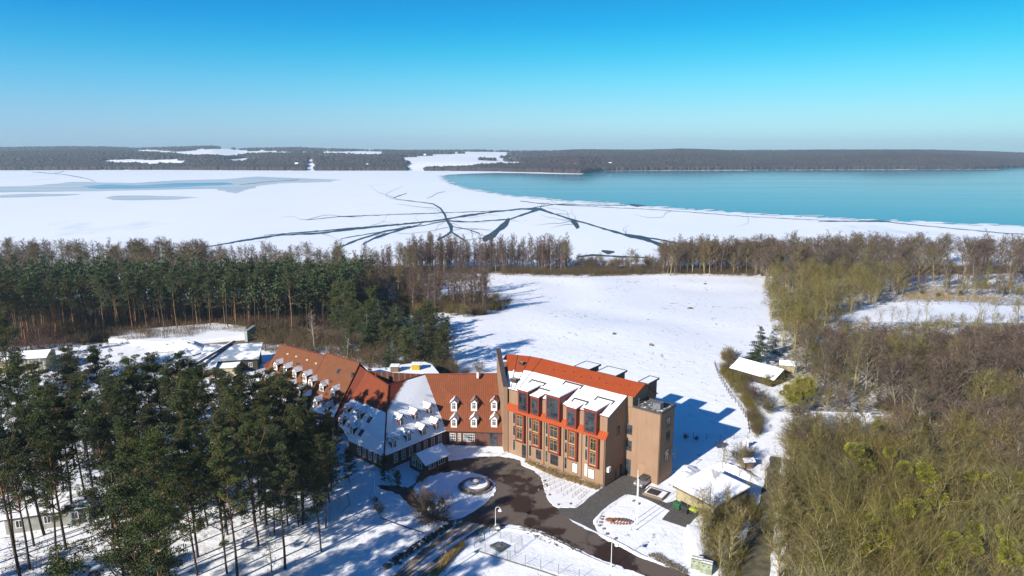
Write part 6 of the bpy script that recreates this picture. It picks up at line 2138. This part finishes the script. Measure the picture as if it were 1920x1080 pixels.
# car beside the tower
def car(x, y, rz_, body_m, label):
    e = empty('parked_car', (x, y, .02), rz_, label, 'car')
    L, Wd = 4.1, 1.72
    side = [(-2.0, .35), (-2.05, .75), (-1.85, .95), (-1.0, 1.02), (-.45, 1.42), (1.1, 1.46), (1.75, 1.05), (2.0, .95), (2.05, .4)]
    mb = MB(); h = Wd / 2
    def wy(z): return h * (1 - max(0, z - .95) * .42)
    for (xa, za), (xb, zb) in zip(side[:-1], side[1:]): mb.face([(xa, -wy(za), za), (xb, -wy(zb), zb), (xb, wy(zb), zb), (xa, wy(za), za)])
    for s in (-1, 1): mb.face([(a, s * wy(b), b) for a, b in side])
    mb.face([(-2.0, -h, .35), (2.05, -h, .4), (2.05, h, .4), (-2.0, h, .35)])
    o = mb.build('body', body_m, e)
    mod = o.modifiers.new('round', 'BEVEL'); mod.width = .07; mod.segments = 2
    mb = MB(); mb.slab([(-.98, -.72, 1.055), (-.47, -.66, 1.435), (-.47, .66, 1.435), (-.98, .72, 1.055)], .01)
    mb.build('windscreen', M['glass'], e)
    mb = MB(); mb.slab([(1.14, -.66, 1.47), (1.72, -.72, 1.10), (1.72, .72, 1.10), (1.14, .66, 1.47)], .01); mb.build('rear_window', M['glass'], e)
    for s in (-1, 1):
        mb = MB(); mb.face([(-.85, s * (wy(1.08) + .012), 1.08), (1.5, s * (wy(1.08) + .012), 1.08), (1.05, s * (wy(1.40) + .012), 1.40), (-.42, s * (wy(1.38) + .012), 1.38)]); mb.build('side_window', M['glass'], e)
        mb = MB(); mb.box(-2.07, -1.98, s * .62 - .16, s * .62 + .16, .68, .82); mb.build('headlight', M['white'], e)
        mb = MB(); mb.box(1.99, 2.08, s * .68 - .12, s * .68 + .12, .7, .9); mb.build('tail_light', M['red'], e)
        for xx in (-1.3, 1.32):
            mb = MB(); mb.tube((xx, s * (h - .18), .32), (xx, s * (h + .02), .32), .32, n=16); w_ = mb.build('wheel', M['dark'], e)
            mb = MB(); mb.tube((xx, s * (h + .005), .32), (xx, s * (h + .03), .32), .18, n=12); mb.build('rim', M['greysheet'], w_)
    mb = MB(); mb.slab([(-.35, -.58, 1.475), (1.0, -.58, 1.505), (1.0, .58, 1.505), (-.35, .58, 1.475)], .02); mb.build('roof_panel', M['dark'], e)


sv = mat('silver_paint', (0.42, 0.42, 0.42), None, rough=.3, metal=.6)
x, y, _ = at(*z4(855, 365))
car(x, y, math.atan2(.770, .638) + .0, sv, 'silver car with dark roof parked at the foot of the beige tower')
# striped walkway boards in front of the car
x, y, _ = at(*z4(835, 420))
e = empty('metal_grating', (x, y, .03), math.atan2(.77, .638), 'striped metal grating lying in front of the silver car', 'grating')
mb = MB()
for k in range(7): mb.box(-1.3 + 0, 1.0, -.9 + k * .28, -.78 + k * .28, 0, .10)
mb.build('bars', M['greysheet'], e)
# raised wooden bed
x, y, _ = at(*z4(952, 445))
e = empty('raised_bed', (x, y, .02), math.atan2(-.638, .77) * .9, 'low square planter with snowy rim beside the tower corner', 'planter')
mb = MB(); mb.box(-1.9, 1.9, -1.5, -1.35, 0, .4); mb.box(-1.9, 1.9, 1.35, 1.5, 0, .4); mb.box(-1.9, -1.75, -1.35, 1.35, 0, .4); mb.box(1.75, 1.9, -1.35, 1.35, 0, .4); mb.build('frame', M['wood'], e)
mb = MB(); mb.box(-1.75, 1.75, -1.35, 1.35, 0, .3); mb.build('snow_fill', M['snow'], e)
mb = MB(); mb.box(-1.3, .7, -.9, .8, .3, .5); mb.build('soil_cover', M['darkwood'], e)


# ------------------------------------------------------------------ fences
def wire_fence(name, pts, h, label, post_m, step=2.5, rails=(1.0,), rail_r=.02, post_r=.04, mesh_m=None, f=None, close=False, zf=None, wood=False):
    P_ = [Vector(gat(*(f(*p) if f else p))) for p in pts]
    if close: P_.append(P_[0])
    c = P_[0]
    e = empty(name, c, 0, label, 'fence')
    posts = []
    for a, b in zip(P_[:-1], P_[1:]):
        k = max(1, int(round((b - a).length / step)))
        for j in range(k): posts.append(a.lerp(b, j / k))
    if not close: posts.append(P_[-1])
    for q in posts:
        q.z = hz(q.x, q.y)
    pm = None
    mb = MB(); mb.tube((0, 0, -.2), (0, 0, h), post_r, n=6)
    for q in posts:
        if pm is None:
            o = mb.build('post', post_m, e); pm = o.data
        else: o = link_mesh('post', pm, e)
        o.location = q - c
    seq = posts + ([posts[0]] if close else [])
    mb = MB()
    for r in rails:
        for a, b in zip(seq[:-1], seq[1:]):
            mb.tube(a - c + V3((0, 0, h * r)), b - c + V3((0, 0, h * r)), rail_r, n=4, caps=False)
    mb.build('rail' if wood else 'wire_mesh', mesh_m or post_m, e)


M['fgreen'] = mat('green_coated_wire', (0.05, 0.10, 0.08), None, rough=.5)
wr = tuple(i / 7 for i in range(1, 8))
wire_fence('enclosure_fence', [(1160, 675), (1415, 775), (1300, 875), (1040, 785)], 1.5, 'green wire fence round the dark hatch at the top of the snowy court', M['fgreen'], 2.2, wr, .009, .035, f=z3, close=True)
wire_fence('court_fence', [(1320, 880), (1560, 945), (1700, 985), (1860, 1030), (2000, 1080)], 1.6, 'green wire fence along the right side of the snowy court', M['fgreen'], 2.6, wr, .008, .035, f=z3)
wire_fence('field_fence', [(925, 516), (1000, 519), (1090, 521), (1160, 518), (1240, 515.5), (1330, 518), (1430, 521)], 1.3, 'long wooden rail fence along the far edge of the snowy field', M['wood'], 4.0, (.45, .9), .07, .09, wood=True)
wire_fence('paddock_fence', [(1340, 684), (1345, 700), (1352, 715), (1362, 732), (1372, 748), (1385, 762), (1402, 790), (1405, 812)], 1.3, 'wooden post and rail fence curving round the bushes by the snowy hut', M['darkwood'], 2.2, (.5, .92), .035, .07, wood=True)
wire_fence('garden_fence', [(1262, 822), (1300, 822), (1350, 826), (1402, 822)], 1.3, 'dark wire fence in the long shadow behind the tower', M['dark'], 3.0, (.3, .6, .95), .015, .045)
wire_fence('clearing_fence', [(1700, 571), (1800, 571), (1925, 574)], 1.2, 'low dark wire fence along the back of the small clearing', M['darkwood'], 4.0, (.5, .9), .03, .06)
# gate of the enclosure
a = Vector(at(*z3(1085, 745))); b = Vector(at(*z3(1120, 718)))
e = empty('enclosure_gate', a, math.atan2((b - a).y, (b - a).x), 'dark metal gate frame with a small sign at the left of the enclosure', 'gate')
L = (b - a).length
mb = MB(); mb.box(-.04, .04, -.04, .04, 0, 2.0); mb.box(L - .04, L + .04, -.04, .04, 0, 2.0); mb.box(.04, L - .04, -.03, .03, 1.92, 2.0); mb.box(.04, L - .04, -.03, .03, .1, .18); mb.build('frame', M['fgreen'], e)
mb = MB(); mb.box(L * .3, L * .7, -.05, -.02, 1.0, 1.4); mb.build('sign_plate', M['white'], e)
# hatch
hp = [at(*z3(*p)) for p in ((1160, 775), (1230, 745), (1310, 780), (1240, 822))]
c0 = Vector(hp[0])
e = empty('shaft_cover', c0, 0, 'dark grey flat hatch inside the wire enclosure', 'hatch')
mb = MB(); mb.prism([(p[0] - c0.x, p[1] - c0.y) for p in hp], 0, .35); mb.build('slab', mat('dark_hatch_cover', (0.10, 0.12, 0.12), (0.16, 0.17, 0.17), 1.5, .7), e)
q0 = (Vector(hp[0]) + Vector(hp[2])) / 2 - c0
mb = MB(); mb.box(q0.x - .35, q0.x + .35, q0.y - .3, q0.y + .3, .353, .46); mb.build('lid', M['greysheet'], e)
# inner pale snow pad and kerb of the court
def strip(name, pts, wd, z0, h, m_, label, cat, f=None, kind=None):
    P_ = [Vector(at(*(f(*p) if f else p))) for p in pts]
    c = P_[0]
    e = empty(name, c, 0, label, cat)
    mb = MB()
    for a, b in zip(P_[:-1], P_[1:]):
        n_ = Vector((-(b - a).y, (b - a).x, 0)).normalized() * wd / 2
        mb.prism([tuple((q - c)[:2]) for q in (a - n_, b - n_, b + n_, a + n_)], z0, z0 + h)
    mb.build('edging', m_, e)
    return e


strip('court_kerb', [(1075, 812), (1300, 885), (1560, 965), (1760, 1035), (1900, 1090)], .16, 0, .12, M['concrete'], 'thin concrete edge along the top and right of the snowy court', 'kerb', f=z3)
strip('court_net_line', [(1075, 815), (940, 905), (805, 1010)], .08, 0, .05, M['darkwood'], 'thin dark edging along the left side of the snowy court', 'kerb', f=z3)
strip('garden_rail', [(225, 395), (300, 545)], .07, .5, .08, M['dark'], 'thin dark handrail slanting down the shaded lawn', 'rail', f=z3)
strip('lawn_edge', [(300, 545), (460, 605), (640, 665)], .12, 0, .10, M['darkwood'], 'dark edging across the shaded snowy lawn below the handrail', 'kerb', f=z3)
strip('wall_rail', [(0, 535), (70, 470), (45, 375)], .07, .6, .07, M['dark'], 'dark angled rail among the pines by the brick hotel', 'rail', f=z3)

# vine rows in the snowy bed
for k in range(9):
    u = 11.5 + k * 1.25
    a = Vector(fl(u, -3.0 - k * .12)[:2] + (0,)); b = Vector(fl(u - 1.2 + k * .2, -6.8 - k * .12)[:2] + (0,))
    if k > 6: b = a.lerp(b, .75)
    e = empty('trellis', a, 0, 'low wire trellis in the snowy bed before the facade', 'trellis', 'trellises in the snowy bed')
    mb = MB()
    for t in (0, .33, .66, 1):
        q = (b - a) * t; mb.tube((q.x, q.y, 0), (q.x, q.y, .75), .03, n=5)
    mb.build('posts', M['wood'], e)
    mb = MB(); q = b - a; mb.tube((0, 0, .65), (q.x, q.y, .65), .012, n=4); mb.tube((0, 0, .4), (q.x, q.y, .4), .012, n=4); mb.build('wire', M['dark'], e)

# things in the tower's shadow
x, y, z = gat(1350, 838)
e = empty('compost_box', (x, y, z), .2, 'small dark blue box on the shaded snow behind the tower', 'box')
mb = MB(); mb.box(-.75, .75, -.5, .5, 0, .85); mb.build('body', mat('dark_blue_board', (0.03, 0.05, 0.12), None), e)
mb = MB(); mb.box(-.8, .8, -.55, .55, .853, .92); mb.build('lid', M['dark'], e)
for px_, py_, h_, l_ in ((1285, 824, 1.6, 'small dark shrub on the shaded snow by the garden fence, left one'), (1305, 826, 1.3, 'small dark shrub on the shaded snow by the garden fence, right one')):
    plant('bush', *gat(px_, py_)[:2], l_, 'bush', None, h_, 0, rt)
# white pillars by the lane
for px_, py_, l_ in ((1393, 842, 'white gate post at the head of the mossy lane, left one'), (1401, 840, 'white gate post at the head of the mossy lane, right one')):
    x, y, z = gat(px_, py_)
    e = empty('gate_post', (x, y, z), 0, l_, 'gate post')
    mb = MB(); mb.box(-.2, .2, -.2, .2, 0, 1.7); mb.build('shaft', M['white'], e)
    mb = MB(); mb.box(-.27, .27, -.27, .27, 1.703, 1.85); mb.build('cap', M['snow'], e)


# piles of cut branches by the drive bottom
def stick_pile(name, poly, n, label, f, m_, hh=.25, L=.8):
    P_ = [at(*(f(*p) if f else p))[:2] for p in poly]
    xs = [p[0] for p in P_]; ys = [p[1] for p in P_]
    segs = []
    while len(segs) < n:
        x, y = rr.uniform(min(xs), max(xs)), rr.uniform(min(ys), max(ys))
        if not in_poly(x, y, P_): continue
        a = rr.uniform(0, 6.28); l_ = rr.uniform(.3, 1) * L; z = rr.uniform(.02, hh)
        segs.append(((x, y, z), (x + math.cos(a) * l_, y + math.sin(a) * l_, z + rr.uniform(-.1, .2)), .04, .02))
    tag(link_mesh(name, segs_mesh(name, segs, 4, m_)), label, 'brushwood', kind='stuff')


stick_pile('brushwood', [(890, 920), (960, 910), (1100, 985), (1200, 1040), (1190, 1070), (1060, 1020), (960, 965)], 420, 'dark brushwood and clods lying on the snow along the drive', z4, M['greybark'])
stick_pile('brushwood', [(20, 1010), (110, 1020), (200, 1040), (120, 1075), (0, 1078)], 300, 'dark branches lying on the snow under the near pines', None, M['darkwood'], .4, 1.4)
stick_pile('brushwood', [(1375, 590), (1500, 625), (1780, 740), (1900, 800), (1880, 840), (1600, 740), (1400, 650)], 340, 'dry stalks sticking out of the snow between drive and court', z3, M['brown'], .3, .7)
stick_pile('brushwood', [(95, 690), (160, 690), (170, 705), (60, 720)], 160, 'heap of brown branches by the pale shed', None, M['wood'], .8, 1.5)

# roadside snow bank at the right
def bank(name, pts, wd, h, label, f=None, seed=0):
    rnd = random.Random(seed)
    P_ = [Vector(at(*(f(*p) if f else p))) for p in pts]
    mb = MB(); rows = []
    fine = []
    for a, b in zip(P_[:-1], P_[1:]):
        k = max(2, int((b - a).length / .8))
        for j in range(k): fine.append(a.lerp(b, j / k))
    fine.append(P_[-1])
    for i, q in enumerate(fine):
        t = fine[min(i + 1, len(fine) - 1)] - fine[max(i - 1, 0)]
        n_ = Vector((-t.y, t.x, 0)).normalized()
        env = math.sin(math.pi * min(1, max(0, i / (len(fine) - 1)))) ** .5
        rows.append([q + n_ * wd * s + V3((rnd.uniform(-.08, .08), rnd.uniform(-.08, .08), (h * env * math.cos(s * math.pi / 2) ** 1.3 if abs(s) < 1 else 0) * rnd.uniform(.85, 1.1) - .02)) for s in (-1, -.66, -.33, 0, .33, .66, 1)])
    for a, b in zip(rows[:-1], rows[1:]):
        for k in range(6): mb.face([a[k], b[k], b[k + 1], a[k + 1]])
    tag(mb.build(name, M['snow'], None, True), label, 'snow bank', kind='structure')


bank('snow_bank', [(1290, 1000), (1280, 900), (1260, 790), (1290, 690)], 2.0, .5, 'low snow bank left of the thin trees', z4, 1)
bank('snow_bank', [(1400, 205), (1480, 235), (1600, 290), (1740, 350)], 2.2, 1.4, 'ridge of drifted snow catching the sun behind the garage', z4, 2)
bank('snow_bank', [(1215, 225), (1190, 300), (1130, 370)], 2.4, 1.2, 'drifted snow ridge beside the garage', z4, 3)
for k_, (pts_, w_, h_) in enumerate([([(280, 655), (340, 652), (380, 660)], 3.5, 2.2), ([(320, 640), (360, 648), (340, 668)], 3, 1.6)]):
    bank('snow_bank', pts_, w_, h_, 'drifted mound of snow in front of the flat hall', None, 5 + k_)

for k_, (pts_, f_) in enumerate([([(905, 1000), (950, 992), (1010, 1002), (1050, 1020), (1100, 1045), (1160, 1068)], idn), ([(1122, 1000), (1150, 1014), (1200, 1042), (1250, 1060)], idn), ([(930, 915), (905, 944), (885, 958), (862, 970), (838, 975)], idn),
                              ([(845, 858), (880, 853), (935, 851)], idn), ([(700, 905), (715, 925), (750, 938), (780, 962)], idn), ([(735, 445), (640, 508), (540, 585), (485, 650), (480, 690)], z4)]):
    bank('snow_bank', pts_, .45, .28, 'ploughed ridge of snow beside the drive', f_, 20 + k_)

# ================================================================== air
HAZE = 0.00010
if HAZE:
    mb = MB(); mb.box(-7000, 7000, -220, 6100, -80, 135)
    g = N('pale_air')
    pv_ = g.n('ShaderNodeVolumePrincipled')
    pv_.inputs['Color'].default_value = (0.66, 0.88, 1.0, 1)
    pv_.inputs['Density'].default_value = HAZE
    pv_.inputs['Anisotropy'].default_value = 0.1
    mo = [n_ for n_ in g.t.nodes if n_.type == 'OUTPUT_MATERIAL'][0]
    for l_ in list(mo.inputs['Surface'].links): g.t.links.remove(l_)
    g.t.nodes.remove(g.b)
    g.l(pv_.outputs[0], mo.inputs['Volume'])
    o = mb.build('haze', g.m)
    tag(o, 'thin winter haze over the lake and hills', 'haze', kind='stuff')
